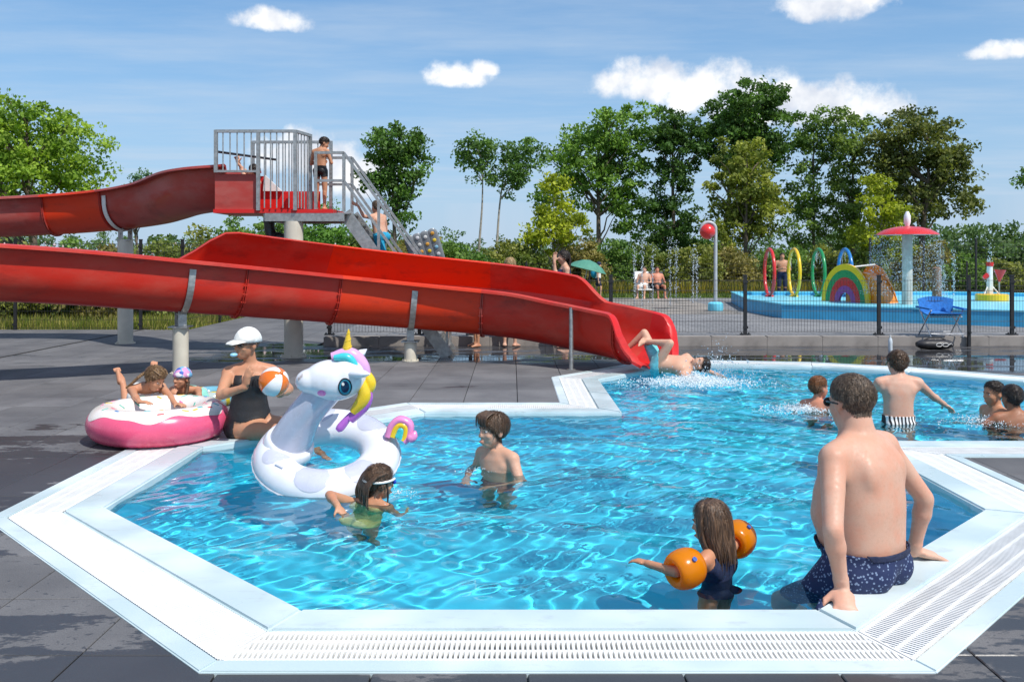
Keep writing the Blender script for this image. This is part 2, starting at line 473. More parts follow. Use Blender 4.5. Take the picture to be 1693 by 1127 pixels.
for cx, cy, cut in tiles[300:]:
    me = clipped(cx, cy) if cut else FULL
    rest.add([(v.co.x + cx, v.co.y + cy, v.co.z) for v in me.vertices], [tuple(p.vertices) for p in me.polygons])
    tile_set.add((round(cx, 2), round(cy, 2)))
if rest.v:
    o = rest.build('deck_tile_field', M_TILE, deck); o['kind'] = 'stuff'
bpy.data.objects.remove(cutter)
# beyond the separate slabs the same paving goes on as one sheet (pieces too far off to pick apart)
far = MB()
ys = int(13.9 / TS) * TS + TS
for iy in range(int(-4 / TS), int(30 / TS)):
    for ix in range(int(-18 / TS), int(16 / TS) + 1):
        cx, cy = ix * TS + X_OFF + TS / 2, iy * TS + TS / 2
        if (round(cx, 2), round(cy, 2)) in tile_set: continue
        if cy > 16.15 and cx > -3.5: continue
        if cy > DY1 and cx < -7.2: continue
        if any(in_poly(cx + u * .3, cy + v * .3, RO) for u in (-1, 0, 1) for v in (-1, 0, 1)): continue
        b = len(far.v)
        far.v += [(cx - .3, cy - .3, 0), (cx + .3, cy - .3, 0), (cx + .3, cy + .3, 0), (cx - .3, cy + .3, 0)]
        far.f.append((b, b + 1, b + 2, b + 3)); far.m.append(0)
me = bpy.data.meshes.new('paving'); me.from_pydata(far.v, [], far.f); me.update()
bm = bmesh.new(); bm.from_mesh(me); bmesh.ops.remove_doubles(bm, verts=bm.verts, dist=1e-4); bm.to_mesh(me); bm.free()
o = link('paving_field', me, M_FARDECK, deck); o['kind'] = 'stuff'

# slot drain running away from the pool on the left
mb = MB(); mb.box((-8.14, 14.5, 0.004), (0.05, 11.0, 0.012)); o = mb.build('slot_drain', M_JOINT, deck)

# pool: basin, coping pieces, grates
pool = empty('swimming_pool', (0.6, 8.0, 0)); pool['kind'] = 'structure'
pool_inv = Matrix.Translation((-0.6, -8.0, 0))
def child(mb, name, mat, parent, smooth=None):
    me = mb.mesh(name, smooth); me.transform(Matrix.Translation(-Vector(parent.matrix_world.translation if parent.parent else parent.location)))
    return link(name, me, mat, parent)
mb = MB(); DEPTH = 0.95
n = len(POOL)
PB = offset_poly(POOL, 0.004)
vs = [(p[0], p[1], -DEPTH) for p in PB]
tr = tessellate_polygon([[Vector((p[0], p[1], 0)) for p in PB]])
mb.add(vs, [tuple(t_) for t_ in tr]); b = len(mb.v)
for i in range(n):
    a, c = PB[i], PB[(i + 1) % n]
    mb.add([(a[0], a[1], -DEPTH), (c[0], c[1], -DEPTH), (c[0], c[1], -0.06), (a[0], a[1], -0.06)], [(0, 1, 2, 3)])
me = bpy.data.meshes.new('basin'); me.from_pydata(mb.v, [], mb.f); me.transform(pool_inv)
o = link('basin', me, M_BASIN, pool); o.cycles.is_caustics_receiver = True

def seg_pieces(i, a_in, b_in, a_out, b_out, joints):
    # split a mitred strip between inner edge a_in-b_in and outer edge a_out-b_out at the given fractions
    cuts = [0.0] + joints + [1.0]
    for k in range(len(cuts) - 1):
        t0, t1 = cuts[k], cuts[k + 1]
        lerp = lambda p, q, t_: (p[0] + (q[0] - p[0]) * t_, p[1] + (q[1] - p[1]) * t_)
        e = 0.0015 / max(0.2, (Vector(b_in) - Vector(a_in)).length)
        yield [lerp(a_in, b_in, t0 + e), lerp(a_in, b_in, t1 - e), lerp(a_out, b_out, t1 - e), lerp(a_out, b_out, t0 + e)]
def bevel_prism(quad, z0, z1, name, bw=0.006):
    mb = MB(); mb.prism(quad[::-1], z0, z1); me = mb.mesh(name)
    bm = bmesh.new(); bm.from_mesh(me)
    ed = [e for e in bm.edges if all(v.co.z > z1 - 1e-4 for v in e.verts)]
    bmesh.ops.bevel(bm, geom=ed, offset=bw, segments=2, affect='EDGES'); bm.to_mesh(me); bm.free(); return me
for i in range(n):
    j = (i + 1) % n
    L_ = (Vector(POOL[j]) - Vector(POOL[i])).length
    if L_ > 2.6: js = [0.33, 0.67]
    elif L_ > 2.4: js = [0.5]
    else: js = []
    for q in seg_pieces(i, POOL[i], POOL[j], R1[i], R1[j], js):
        me = bevel_prism(q, -0.14, 0.012, 'coping_slab', 0.012); me.transform(pool_inv); link('coping_slab', me, M_COPING, pool)
    for q in seg_pieces(i, R2[i], R2[j], R3[i], R3[j], js[1:]):
        me = bevel_prism(q, -0.10, 0.010, 'outer_kerb', 0.006); me.transform(pool_inv); link('outer_kerb', me, M_COPING, pool)
    # trough below the grate
    mb = MB(); mb.prism([R2[i], R2[j], R1[j], R1[i]][::-1], -0.13, -0.085)
    me = mb.mesh('trough'); me.transform(pool_inv); link('trough', me, M_TROUGH, pool)
    # grate: three longitudinal bars, slats across, mitred ends
    a, c = Vector(R1[i]), Vector(R1[j]); d = (c - a); Lg = d.length; d /= Lg; nrm = Vector((d.y, -d.x))
    ao, co = Vector(R2[i]), Vector(R2[j])
    mb = MB(); wz = W_GR - 0.012
    s0 = (ao - a).dot(d); s1 = Lg + (co - c).dot(d)
    def lim(off):   # start/end along the edge at a given offset
        f = off / W_GR
        return f * s0 + 0.012, Lg + f * (s1 - Lg) - 0.012
    for off in (0.006 + 0.010, 0.006 + wz * 0.34, 0.006 + wz * 0.67, 0.006 + wz - 0.010):
        u0, u1 = lim(off)
        if u1 <= u0: continue
        p0 = a + d * u0 + nrm * off; p1 = a + d * u1 + nrm * off
        mb.bar((p0.x, p0.y, -0.014), (p1.x, p1.y, -0.014), 0.020, 0.034)
    pitch = 0.0208; lo = min(0, s0); hi = max(Lg, s1); k = int((hi - lo) / pitch)
    for q in range(k + 1):
        u = lo + q * pitch
        # clip the slat to the mitre lines
        offs = [o_ for o_ in np.linspace(0.006, 0.006 + wz, 14) if lim(o_)[0] <= u <= lim(o_)[1]]
        if len(offs) < 2: continue
        p0 = a + d * u + nrm * offs[0]; p1 = a + d * u + nrm * offs[-1]
        mb.bar((p0.x, p0.y, -0.010), (p1.x, p1.y, -0.010), 0.0108, 0.030)
    # mitre end bars
    for (pa, pb) in ((a, ao), (c, co)):
        dd = (pb - pa).normalized(); off = d * (0.011 if pa is a else -0.011)
        p0 = pa + dd * 0.01 + off; p1 = pb - dd * 0.01 + off
        mb.bar((p0.x, p0.y, -0.011), (p1.x, p1.y, -0.011), 0.012, 0.034)
    me = mb.mesh('grate'); me.transform(pool_inv); o = link('grate', me, M_GRATE, pool); o['kind'] = 'stuff'

# water surface: a rippled sheet at rim level
WZ = -0.035
SPL = [(2.55, 11.75, 0.9, 0.05)]
def wave(x, y):
    z = 0.0
    for (kx, ky, amp, ph) in WAVES: z = z + amp * np.sin(kx * x + ky * y + ph)
    return z
rng = np.random.RandomState(3); WAVES = []
for i in range(26):
    lam = 0.11 * (1.165 ** i) if i < 18 else rng.uniform(0.3, 1.4)
    an = rng.uniform(0, 2 * math.pi) if i % 3 else rng.normal(1.4, 0.5)
    k_ = 2 * math.pi / lam; WAVES.append((k_ * math.cos(an), k_ * math.sin(an), 0.0028 * lam ** 0.55 * rng.uniform(0.5, 1.2), rng.uniform(0, 6.28)))
def water_z(x, y):
    wx = x + 0.10 * np.sin(2.3 * y + 0.7) + 0.05 * np.sin(5.1 * x + 1.9 * y); wy = y + 0.10 * np.sin(1.9 * x + 1.2)
    z = wave(wx, wy)
    for (sx, sy, sr, sa) in SPL:
        r = np.hypot(x - sx, y - sy); z = z + sa * np.exp(-(r / sr) ** 2) * np.cos(r * 14.0) * 0.5
    return WZ + np.clip(z * 0.9, -0.045, 0.05)
def build_water():
    st = 0.024; PO = offset_poly(POOL, 0.03)
    xs = np.arange(-2.7, 9.5, st); ysn = np.arange(3.95, 13.4, st)
    gx, gy = np.meshgrid(xs, ysn); gz = water_z(gx, gy)
    ny, nx = gx.shape
    # inside test, vectorised
    cxs, cys = gx[:-1, :-1] + st / 2, gy[:-1, :-1] + st / 2
    ins = np.zeros(cxs.shape, bool); m = len(PO); j = m - 1
    for i in range(m):
        xi, yi = PO[i]; xj, yj = PO[j]
        cond = ((yi > cys) != (yj > cys)) & (cxs < (xj - xi) * (cys - yi) / ((yj - yi) or 1e-9) + xi)
        ins ^= cond; j = i
    # drop cells out of any view
    idx = np.arange(nx * ny).reshape(ny, nx)
    q = np.stack([idx[:-1, :-1], idx[:-1, 1:], idx[1:, 1:], idx[1:, :-1]], -1)[ins]
    used = np.unique(q); remap = -np.ones(nx * ny, int); remap[used] = np.arange(len(used))
    v = np.stack([gx.ravel(), gy.ravel(), gz.ravel()], -1)[used]
    me = bpy.data.meshes.new('pool_water'); me.from_pydata(v.tolist(), [], remap[q].tolist()); me.update(); shade(me, 180)
    o = link('pool_water', me, M_WATER); o['kind'] = 'structure'; o.cycles.is_caustics_caster = True
    return o
water = build_water()
# ------------------------------------------------------------------ raised terrace, kerb, fences
TZ = 0.16
def mat_pave(name, c1, c2, wet=0.0):
    t = NT(name); p = t.pos()
    c = t.mix(t.ramp(t.noise(0.8, 5, p), 0.35, 0.65), c1, c2)
    br = t.N('ShaderNodeTexBrick'); t.L(p, br.inputs['Vector']); br.inputs['Scale'].default_value = 1.0
    br.inputs['Mortar Size'].default_value = 0.012; br.inputs['Brick Width'].default_value = 0.42; br.inputs['Row Height'].default_value = 0.21
    t.val(br.inputs['Color1'], (1, 1, 1)); t.val(br.inputs['Color2'], (0.82, 0.82, 0.82)); t.val(br.inputs['Mortar'], (0.45, 0.45, 0.45))
    vm = t.N('ShaderNodeVectorMath'); vm.operation = 'MULTIPLY'; t.L(c, vm.inputs[0]); t.L(br.outputs['Color'], vm.inputs[1])
    w = t.ramp(t.noise(0.9, 4, t.scale(p, 0.4, 1, 1)), 0.62 - wet, 0.70 - wet)
    c = t.mix(t.math('MULTIPLY', w, 0.6), vm.outputs[0], (0.06, 0.055, 0.05))
    return t.done(t.bsdf(c, t.math('SUBTRACT', 0.85, t.math('MULTIPLY', w, 0.6))))
M_PAVE = mat_pave('terrace_paving', (0.20, 0.20, 0.205), (0.27, 0.265, 0.265))
M_PAD = mat_pave('spray_pad_concrete', (0.28, 0.245, 0.21), (0.36, 0.32, 0.28), 0.12)
M_KERB = paint('kerb_concrete', (0.26, 0.235, 0.215), 0.85, var=0.2, vscale=3, bump=0.3)
M_BLACK = paint('black_powder_coat', (0.018, 0.018, 0.02), 0.45)
terrace = sheet('terrace', [(-3.3, 16.35), (30, 16.35), (30, 31.5), (-3.3, 31.5)], [], TZ, M_PAVE)
pad = sheet('spray_pad', [(-2.0, 22.6), (5.9, 22.6), (5.9, 31.0), (-2.0, 31.0)], [], TZ + 0.006, M_PAD)
kerb = empty('kerb', (3, 16.25, 0)); kerb['kind'] = 'structure'
x = -3.4
while x < 20:
    mb = MB(); mb.box((0.5, 0, 0), (0.994, 0.22, 0.30)); me = mb.mesh('kerb_stone')
    bm = bmesh.new(); bm.from_mesh(me); bmesh.ops.bevel(bm, geom=[e for e in bm.edges if all(v.co.z > .1 for v in e.verts)], offset=0.015, segments=2, affect='EDGES'); bm.to_mesh(me); bm.free()
    link('kerb_stone', me, M_KERB, kerb, (x - 3, 0, TZ + 0.012 - 0.15)); x += 1.0

def fence_run(p0, p1, z, height, posts, label, group=None, pitch=0.055, wire=0.0028, post_w=0.06, cat='fence', feet=True, post_h=None):
    p0 = Vector(p0); p1 = Vector(p1); d = (p1 - p0).normalized()
    root = empty('mesh_fence', (p0.x, p0.y, z)); tag(root, label, cat, group)
    rz = math.atan2(d.y, d.x); root.rotation_euler = (0, 0, rz)
    for k, s in enumerate(posts):
        mb = MB(); ph = (post_h or height) + 0.06
        mb.box((s, 0, ph / 2), (post_w, post_w * .8, ph)); mb.box((s, 0, ph + 0.012), (post_w * 1.15, post_w, 0.024))
        if feet:
            mb.box((s, 0, 0.012), (post_w * 2.9, post_w * 2.0, 0.022))
            for u in (-1, 1): mb.box((s + u * post_w * 1.1, 0, 0.03), (0.022, 0.022, 0.03))
        mb.box((s, -post_w * .5, height * .96), (post_w * 1.6, 0.012, 0.05)); mb.box((s, -post_w * .5, 0.14), (post_w * 1.6, 0.012, 0.05))
        mb.build('fence_post', M_BLACK, root)
    for a, b in zip(posts[:-1], posts[1:]):
        mb = MB(); a2, b2 = a + post_w * .55, b - post_w * .55
        n = int((b2 - a2) / pitch)
        for i in range(n + 1):
            u = a2 + (b2 - a2) * i / n
            mb.tube([(u, 0, 0.05), (u, 0, height)], wire, n=4, caps=False)
        for zz in [0.06 + (height - 0.08) * i / max(2, round(height / 0.2)) for i in range(max(2, round(height / 0.2)) + 1)]:
            for yy in (-wire * 2.2, wire * 2.2): mb.tube([(a2, yy, zz), (b2, yy, zz)], wire * 1.25, n=4, caps=False)
        o = mb.build('mesh_panel', M_BLACK, root); o['kind'] = 'stuff'
    return root
FY = 16.45
fx = lambda px: (px - CXP) / FPX * FY
posts = [fx(545), fx(545) + 1.65, fx(778), fx(1010), fx(1232), fx(1453), fx(1673), fx(1895), fx(2117)]
fence_run((posts[0], FY), (posts[-1], FY), TZ + 0.012, 1.02, [p - posts[0] for p in posts], 'low black wire mesh fence on the kerb in front of the paddling pool')
gp = empty('gate_post', (fx(1585), 16.08, 0)); tag(gp, 'slim black gate post standing on the deck before the mesh fence', 'post')
mb = MB(); mb.box((0, 0, .62), (.05, .05, 1.24)); mb.tube([(0, 0, 1.24), (0, 0, 1.27)], .03, 8); mb.build('post_shaft', M_BLACK, gp)
for zz in (.25, 1.0):
    mb = MB(); mb.tube([(0, -.02, zz), (0, -.06, zz)], .02, 8); mb.build('hinge', M_BLACK, gp)

# tall fence on the left, between the deck and the meadow
LY = 19.7
lposts = [(-13.6), (-10.93), (-8.17), (-7.25)]
fence_run((lposts[0], LY), (lposts[-1], LY), -0.02, 1.93, [p - lposts[0] for p in lposts], 'tall black wire mesh fence between the deck and the wild meadow', feet=False, pitch=0.06)
fence_run((-7.25, LY), (-7.25, 30.0), -0.02, 1.93, [0, 2.5, 5.0, 7.5, 10.0], 'tall black mesh fence running back along the path beside shrubs', feet=False, pitch=0.06)
# far fence behind the spray pad
fposts = [(-2.0 + 2.6 * i) for i in range(13)]
fence_run((fposts[0], 37.0), (fposts[-1], 37.0), 0.0, 1.35, [p - fposts[0] for p in fposts], 'thin black mesh fence on the lawn behind the spray pad', feet=False, pitch=0.11, wire=0.003)
fence_run((12.0, 30.0), (20.0, 31.5), TZ, 2.0, [0, 2.0, 4.0, 6.0, 8.0], 'tall dark fence behind the white and red water toy', feet=False, pitch=0.11, wire=0.003)

# ------------------------------------------------------------------ water slide
def mat_gel(name, col, fade, amount):
    t = NT(name); p = t.obj()
    n = t.noise(1.6, 6, t.scale(p, 1.0, 1.0, 2.2), 0.6)
    c = t.mix(t.ramp(n, 0.38, 0.72, 0, amount), col, fade)
    spk = t.ramp(t.noise(26, 4, p), 0.62, 0.75, 0, 0.35)
    c = t.mix(spk, c, tuple(min(1, v * 0.6) for v in col))
    gr = t.ramp(t.noise(2.4, 7, t.scale(p, 0.7, 0.7, 1.6), 0.7), 0.50, 0.72, 0, 0.55); c = t.mix(gr, c, (0.20, 0.022, 0.018))
    sc = t.ramp(t.noise(5.5, 8, t.scale(p, 0.35, 0.35, 3.5), 0.75), 0.63, 0.72, 0, 0.35); c = t.mix(sc, c, (0.62, 0.22, 0.17))
    b = t.bsdf(c, t.ramp(n, 0.3, 0.7, 0.30, 0.5), 0.0, t.bump(t.noise(60, 3, p), 0.06, 0.004))
    b.inputs['Specular IOR Level'].default_value = 0.45
    return t.done(b)
M_RED = mat_gel('gelcoat_red', (0.54, 0.024, 0.012), (0.50, 0.075, 0.05), 0.7)
M_ORANGE = mat_gel('gelcoat_orange_red', (0.72, 0.040, 0.006), (0.62, 0.05, 0.02), 0.5)
M_FADED = mat_gel('gelcoat_faded', (0.42, 0.045, 0.035), (0.42, 0.12, 0.10), 0.8)
M_BRIGHT = mat_gel('gelcoat_bright', (0.62, 0.013, 0.012), (0.55, 0.03, 0.025), 0.6)
M_GALV = paint('galvanised_steel', (0.42, 0.42, 0.41), 0.42, 0.75, var=0.18, vscale=18)
M_CREAM = paint('cream_paint', (0.62, 0.58, 0.48), 0.5, var=0.10, vscale=3)
M_WHITE = paint('white_paint', (0.74, 0.73, 0.70), 0.45, var=0.06)
M_PVC = paint('black_pvc', (0.02, 0.02, 0.022), 0.35)

CTRL = [(-4.42, 14.77, 2.37), (-5.25, 15.04, 2.32), (-6.30, 16.10, 2.19), (-7.5, 16.72, 2.09), (-9.0, 16.85, 2.00), (-11.2, 16.6, 1.90), (-13.2, 15.5, 1.76),
        (-13.9, 13.6, 1.62), (-12.7, 11.7, 1.45), (-10.4, 10.75, 1.28), (-7.8, 10.75, 1.12), (-6.1, 11.35, 1.02), (-4.55, 12.3, 0.84), (-2.75, 13.4, 0.62),
        (-1.45, 13.8, 0.49), (0.0, 13.72, 0.36), (0.95, 13.3, 0.22), (1.62, 12.78, 0.12), (2.02, 12.32, 0.03)]
def catmull(pts, per=12):
    P_ = [Vector(p) for p in pts]; P_ = [P_[0] * 2 - P_[1]] + P_ + [P_[-1] * 2 - P_[-2]]; out = []
    for i in range(1, len(P_) - 2):
        p0, p1, p2, p3 = P_[i - 1:i + 3]
        for k in range(per):
            t = k / per
            out.append(0.5 * ((2 * p1) + (-p0 + p2) * t + (2 * p0 - 5 * p1 + 4 * p2 - p3) * t * t + (-p0 + 3 * p1 - 3 * p2 + p3) * t ** 3))
    out.append(P_[-2]); return out
PATH = catmull(CTRL, 12)
def frame(i):
    t = PATH[min(i + 1, len(PATH) - 1)] - PATH[max(i - 1, 0)]; t.normalize()
    right = t.cross(Vector((0, 0, 1))).normalized(); up = right.cross(t).normalized(); return t, right, up
def at(i, u, w):
    t, r_, up = frame(i); return PATH[i] + r_ * u + up * w
def smooth01(x): x = max(0, min(1, x)); return x * x * (3 - 2 * x)
NP = len(PATH)
def walls(i):
    # wall heights right (near) and left (far) as functions of the station along the chute
    f = i / 12.0
    hr = 0.70; hl = 0.70
    if f > 11.95: hl += (0.48 - 0.035 * max(0, f - 12.3)) * smooth01((f - 11.95) / 0.35)          # raised splash wall on the outside of the last bend
    if f > 15.75: hl -= 0.33 * smooth01((f - 15.75) / 0.45)
    if f > 17.0:
        k = smooth01((f - 17.0) / 1.0); hr = 0.70 * (1 - k) + 0.10 * k
    if f > 17.25:
        k = smooth01((f - 17.25) / 0.75); hl = hl * (1 - k) + 0.16 * k
    return hr, hl
def profile(i, ins):
    hr, hl = walls(i); rad = 0.44; pts = []
    th = 0.020
    def half(h, sgn, inner):
        q = []; rr = rad - (th if inner else 0)
        base = rad
        k = 8
        for j in range(k + 1):
            a = math.pi / 2 * j / k
            if rad - math.cos(a) * rad * 0.98 > h: break
            q.append((sgn * math.sin(a) * rr, base - math.cos(a) * rr * (1.0) ))
        if h > rad:
            q.append((sgn * (rr + 0.012), rad + (h - rad) * .5)); q.append((sgn * (rr + 0.03), h - (0.0 if inner else 0.03)))
        else:
            while len(q) < k + 3: q.append((q[-1][0] + sgn * 0.004, max(q[-1][1], h)))
        while len(q) < k + 3: q.append((q[-1][0], q[-1][1] + 0.004))
        ext = max(0.0, h - 0.74)
        if ext > 0:      # the raised wall leans in over the chute
            q[-1] = (q[-1][0] - sgn * ext * 0.80, q[-1][1]); q[-2] = (q[-2][0] + sgn * 0.015, 0.70)
        # flange
        x_, z_ = q[-1]
        if inner: q.append((x_ + sgn * 0.05, z_ + 0.022)); q.append((x_ + sgn * 0.125, z_ + 0.006)); q.append((x_ + sgn * 0.13, z_ - 0.03))
        else: q.append((x_ + sgn * 0.03, z_ + 0.005)); q.append((x_ + sgn * 0.085, z_ + 0.01)); q.append((x_ + sgn * 0.10, z_ - 0.006))
        return q
    inn = half(hr, 1, True)[::-1] + half(hl, -1, True)[1:]
    out = half(hl, -1, False)[::-1] + half(hr, 1, False)[1:]
    return inn + out
slide = empty('water_slide', (PATH[160].x, PATH[160].y, 0))
tag(slide, 'long red open water slide winding down from the platform into the pool', 'water slide')
def part(mb, name, mat, parent=slide, smooth=None, loc_parent=None):
    me = mb.mesh(name, smooth); base = parent.matrix_basis.translation.copy(); q = parent.parent
    while q: base += q.matrix_basis.translation; q = q.parent
    me.transform(Matrix.Translation(-base)); return link(name, me, mat, parent)
def st_at_px(px, lo, hi, side=0.5):
    best = None
    for i in range(lo, hi):
        q = at(i, side, 0.3); x_ = CXP + FPX * q.x / q.y
        if best is None or abs(x_ - px) < best[0]: best = (abs(x_ - px), i)
    return best[1]
LOW = 10 * 12
seams = [0, st_at_px(232, 0, 60), st_at_px(115, 20, 60), 66, 84, 102, 118, st_at_px(325, LOW, NP) + 4, st_at_px(560, LOW, NP), st_at_px(793, LOW, NP), 205, NP - 1]
mats = [M_FADED, M_ORANGE, M_FADED, M_RED, M_ORANGE, M_RED, M_RED, M_RED, M_ORANGE, M_RED, M_BRIGHT]
for k, (a, b) in enumerate(zip(seams[:-1], seams[1:])):
    rings = []
    for i in range(a, b + 1):
        t, r_, up = frame(i); rings.append([PATH[i] + r_ * u + up * w for (u, w) in profile(i, 0)])
    mb = MB(); mb.loft(rings); part(mb, 'chute_section', mats[k], slide, 35)
    if 0 < k:  # joint flange: two thin ribs with bolts
        mb = MB(); t, r_, up = frame(a); hr, hl = walls(a)
        for off in (-0.012, 0.012):
            ring = []
            arc = [(math.sin(x_) * 0.44, 0.44 - math.cos(x_) * 0.44) for x_ in [math.pi / 2 * j / 10 for j in range(-10, 11)]]
            arc = [(-0.455, hl - 0.04)] + arc + [(0.455, hr - 0.04)]
            outer = [(u * 1.085, (w - 0.44) * 1.085 + 0.44 if w < 0.44 else w) for (u, w) in arc]
            for (u, w) in arc + outer[::-1]: ring.append(PATH[a] + r_ * u + up * w + t * off)
            n_ = len(ring); rb = [q + t * 0.010 for q in ring]; mb.loft([ring, rb])
        for j in range(7):
            x_ = math.pi / 2 * (j / 6.0); q = PATH[a] + r_ * (math.sin(x_) * 0.462) + up * (0.44 - math.cos(x_) * 0.462)
            mb.tube([q - t * 0.03, q + t * 0.034], 0.009, 6)
        part(mb, 'joint_flange', M_FADED if k in (2, 9) else M_RED, slide)
def strap(i, width=0.085):
    t, r_, up = frame(i); mb = MB(); hr, hl = walls(i)
    top = max(0.55, min(hr, hl) - 0.10)
    arc = [(0.462, top)] + [(math.sin(x_) * 0.462, 0.44 - math.cos(x_) * 0.462) for x_ in [math.pi / 2 * j / 12 for j in range(12, -13, -1)]] + [(-0.462, top)]
    rings = []
    for (u, w) in arc:
        v_ = Vector((u, w - 0.44)); n_ = v_.normalized() if w < 0.44 else Vector((math.copysign(1, u), 0))
        q = PATH[i] + r_ * u + up * w; e = r_ * n_.x + up * n_.y
        rings.append([q - t * width / 2, q + t * width / 2, q + t * width / 2 + e * 0.012, q - t * width / 2 + e * 0.012])
    mb.loft(rings); return mb
def support(i, name_leg='support_post', radius=0.10, mat=None):
    part(strap(i), 'support_strap', M_GALV if mat is None else mat, slide)
    t, r_, up = frame(i); b = PATH[i] - up * 0.03
    mb = MB()
    for s in (-1, 1):
        q = b + r_ * (0.115 * s) - Vector((0, 0, 0.05))
        mb.bar(q + Vector((0, 0, 0.11)), q - Vector((0, 0, 0.10)), 0.11, 0.014, up=r_)
        mb.tube([q + r_ * -0.02, q + r_ * 0.02], 0.02, 8)
    mb.box(b - Vector((0, 0, 0.165)), (0.26, 0.26, 0.02)); part(mb, 'saddle_bracket', M_GALV, slide)
    mb = MB(); mb.tube([(b.x, b.y, 0.0), (b.x, b.y, b.z - 0.155)], radius, 20)
    part(mb, name_leg, M_CREAM, slide, 40)
    mb = MB(); mb.tube([(b.x, b.y, 0.0), (b.x, b.y, 0.016)], radius * 1.35, 20)
    for j in range(6): mb.tube([(b.x + math.cos(j) * radius * 1.2, b.y + math.sin(j) * radius * 1.2, 0.01), (b.x + math.cos(j) * radius * 1.2, b.y + math.sin(j) * radius * 1.2, 0.035)], 0.012, 6)
    part(mb, 'base_plate', M_CREAM, slide)
i_low = st_at_px(318, LOW, NP); i_mid = st_at_px(680, LOW, NP)
support(i_low, radius=0.105); support(i_mid, radius=0.095); support(st_at_px(240, 0, 60), radius=0.135, mat=M_WHITE)
support(72, radius=0.12); support(110, radius=0.12)
i_r = st_at_px(943, LOW, NP, 0.55); q = at(i_r, 0.56, 0.69)
mb = MB(); mb.tube([(q.x, q.y, 0.0), (q.x, q.y, q.z)], 0.030, 12); mb.tube([(q.x, q.y, 0.0), (q.x, q.y, 0.012)], 0.065, 12); part(mb, 'side_post', M_GALV, slide, 40)

# ------------------------------------------------------------------ start platform with rails and steps
plat = empty('slide_platform', (-3.5, 14.6, 0)); tag(plat, 'steel slide platform with railings, red tub and steep steps', 'platform')
PZ = 2.36
px2 = lambda px, Y: (px - CXP) / FPX * Y
mb = MB(); xl, xr = px2(355, 14.3), px2(552, 14.3)
mb.box(((xl + xr) / 2, 14.8, PZ - 0.03), (xr - xl, 1.15, 0.06)); part(mb, 'floor_plate', M_BRIGHT, plat)
mb = MB()
for yy in (14.26, 15.34): mb.bar((px2(440, 14.3), yy, PZ - 0.125), (px2(570, 14.3), yy, PZ - 0.125), 0.06, 0.13)
mb.bar((px2(440, 14.3), 14.26, PZ - 0.125), (px2(440, 14.3), 15.34, PZ - 0.125), 0.06, 0.12); mb.bar((px2(568, 14.3), 14.29, PZ - 0.06), (px2(568, 14.3), 15.31, PZ - 0.06), 0.2, 0.02)
part(mb, 'floor_beam', M_GALV, plat)
mb = MB(); mb.tube([(-3.5, 14.35, 0), (-3.5, 14.35, PZ - 0.19)], 0.15, 24); part(mb, 'support_column', M_CREAM, plat, 40)
mb = MB(); mb.tube([(-3.5, 14.35, 0), (-3.5, 14.35, 0.02)], 0.21, 20)
for j in range(8): mb.tube([(-3.5 + .185 * math.cos(j * .785), 14.35 + .185 * math.sin(j * .785), .015), (-3.5 + .185 * math.cos(j * .785), 14.35 + .185 * math.sin(j * .785), .05)], .014, 6)
part(mb, 'base_plate', M_CREAM, plat)
mb = MB(); xe = px2(443, 14.5)
mb.tube(catmull([(xe, 14.6, PZ - 0.06), (xe, 14.6, PZ - 0.30), (xe + 0.06, 14.58, PZ - 0.42), (xe + 0.2, 14.5, PZ - 0.46), (-3.58, 14.42, PZ - 0.46)], 6), 0.085, 14)
mb.tube([(xe + 0.10, 14.56, PZ - 0.455), (xe + 0.17, 14.52, PZ - 0.46)], 0.105, 14); mb.tube([(xe, 14.6, PZ - 0.1), (xe, 14.6, PZ - 0.2)], 0.1, 14)
part(mb, 'drain_pipe', M_PVC, plat, 40)
# red tub: flat-sided box walls where riders sit down
mb = MB()
mb.box((px2(391, 14.3), 14.27, PZ + 0.26), (px2(425, 14.3) - px2(357, 14.3), 0.04, 0.60)); part(mb, 'tub_side', M_FADED, plat)
mb = MB(); xa = px2(357, 15.2)
mb.loft([[Vector((xa, yy, PZ)), Vector((xa + 1.75, yy, PZ)), Vector((xa + 1.75, yy, PZ + 0.36)), Vector((xa + 1.05, yy, PZ + 0.36)), Vector((xa + 0.8, yy, PZ + 0.62)), Vector((xa, yy, PZ + 0.62))] for yy in (15.27, 15.31)])
part(mb, 'tub_side', M_BRIGHT, plat)
mb = MB(); mb.loft([[Vector((xa + 0.80, yy, PZ + 0.36)), Vector((xa + 1.12, yy, PZ + 0.36)), Vector((xa + 0.82, yy, PZ + 0.64))] for yy in (15.20, 15.26)]); part(mb, 'white_gusset', M_WHITE, plat)
# railings
def rail(pts, zb, zt, mat=M_GALV, bal=0.115, postw=0.05, name='railing', parent=plat, posts_at=None, bot=True):
    for a, b in zip(pts[:-1], pts[1:]):
        a = Vector(a); b = Vector(b); Lr = (b - a).length; mb = MB()
        mb.bar((a.x, a.y, zt), (b.x, b.y, zt), postw, postw * .9); part(mb, 'top_rail', mat, parent)
        if bot: mb = MB(); mb.bar((a.x, a.y, zb), (b.x, b.y, zb), postw * .8, postw * .7); part(mb, 'bottom_rail', mat, parent)
        n_ = int(Lr / bal)
        for i in range(1, n_ + 1):
            q = a.lerp(b, i / (n_ + 1)); mb = MB(); mb.tube([(q.x, q.y, zb), (q.x, q.y, zt)], 0.011, 8); part(mb, 'baluster', mat, parent, 40)
def post(x, y, z0, z1, w=0.055):
    mb = MB(); mb.box((x, y, (z0 + z1) / 2), (w, w * .8, z1 - z0)); part(mb, 'rail_post', M_GALV, plat)
yf = 14.20
zt = P(420, 217, yf).z
pA, pB, pC = px2(357, yf), px2(427, yf), px2(488, yf)
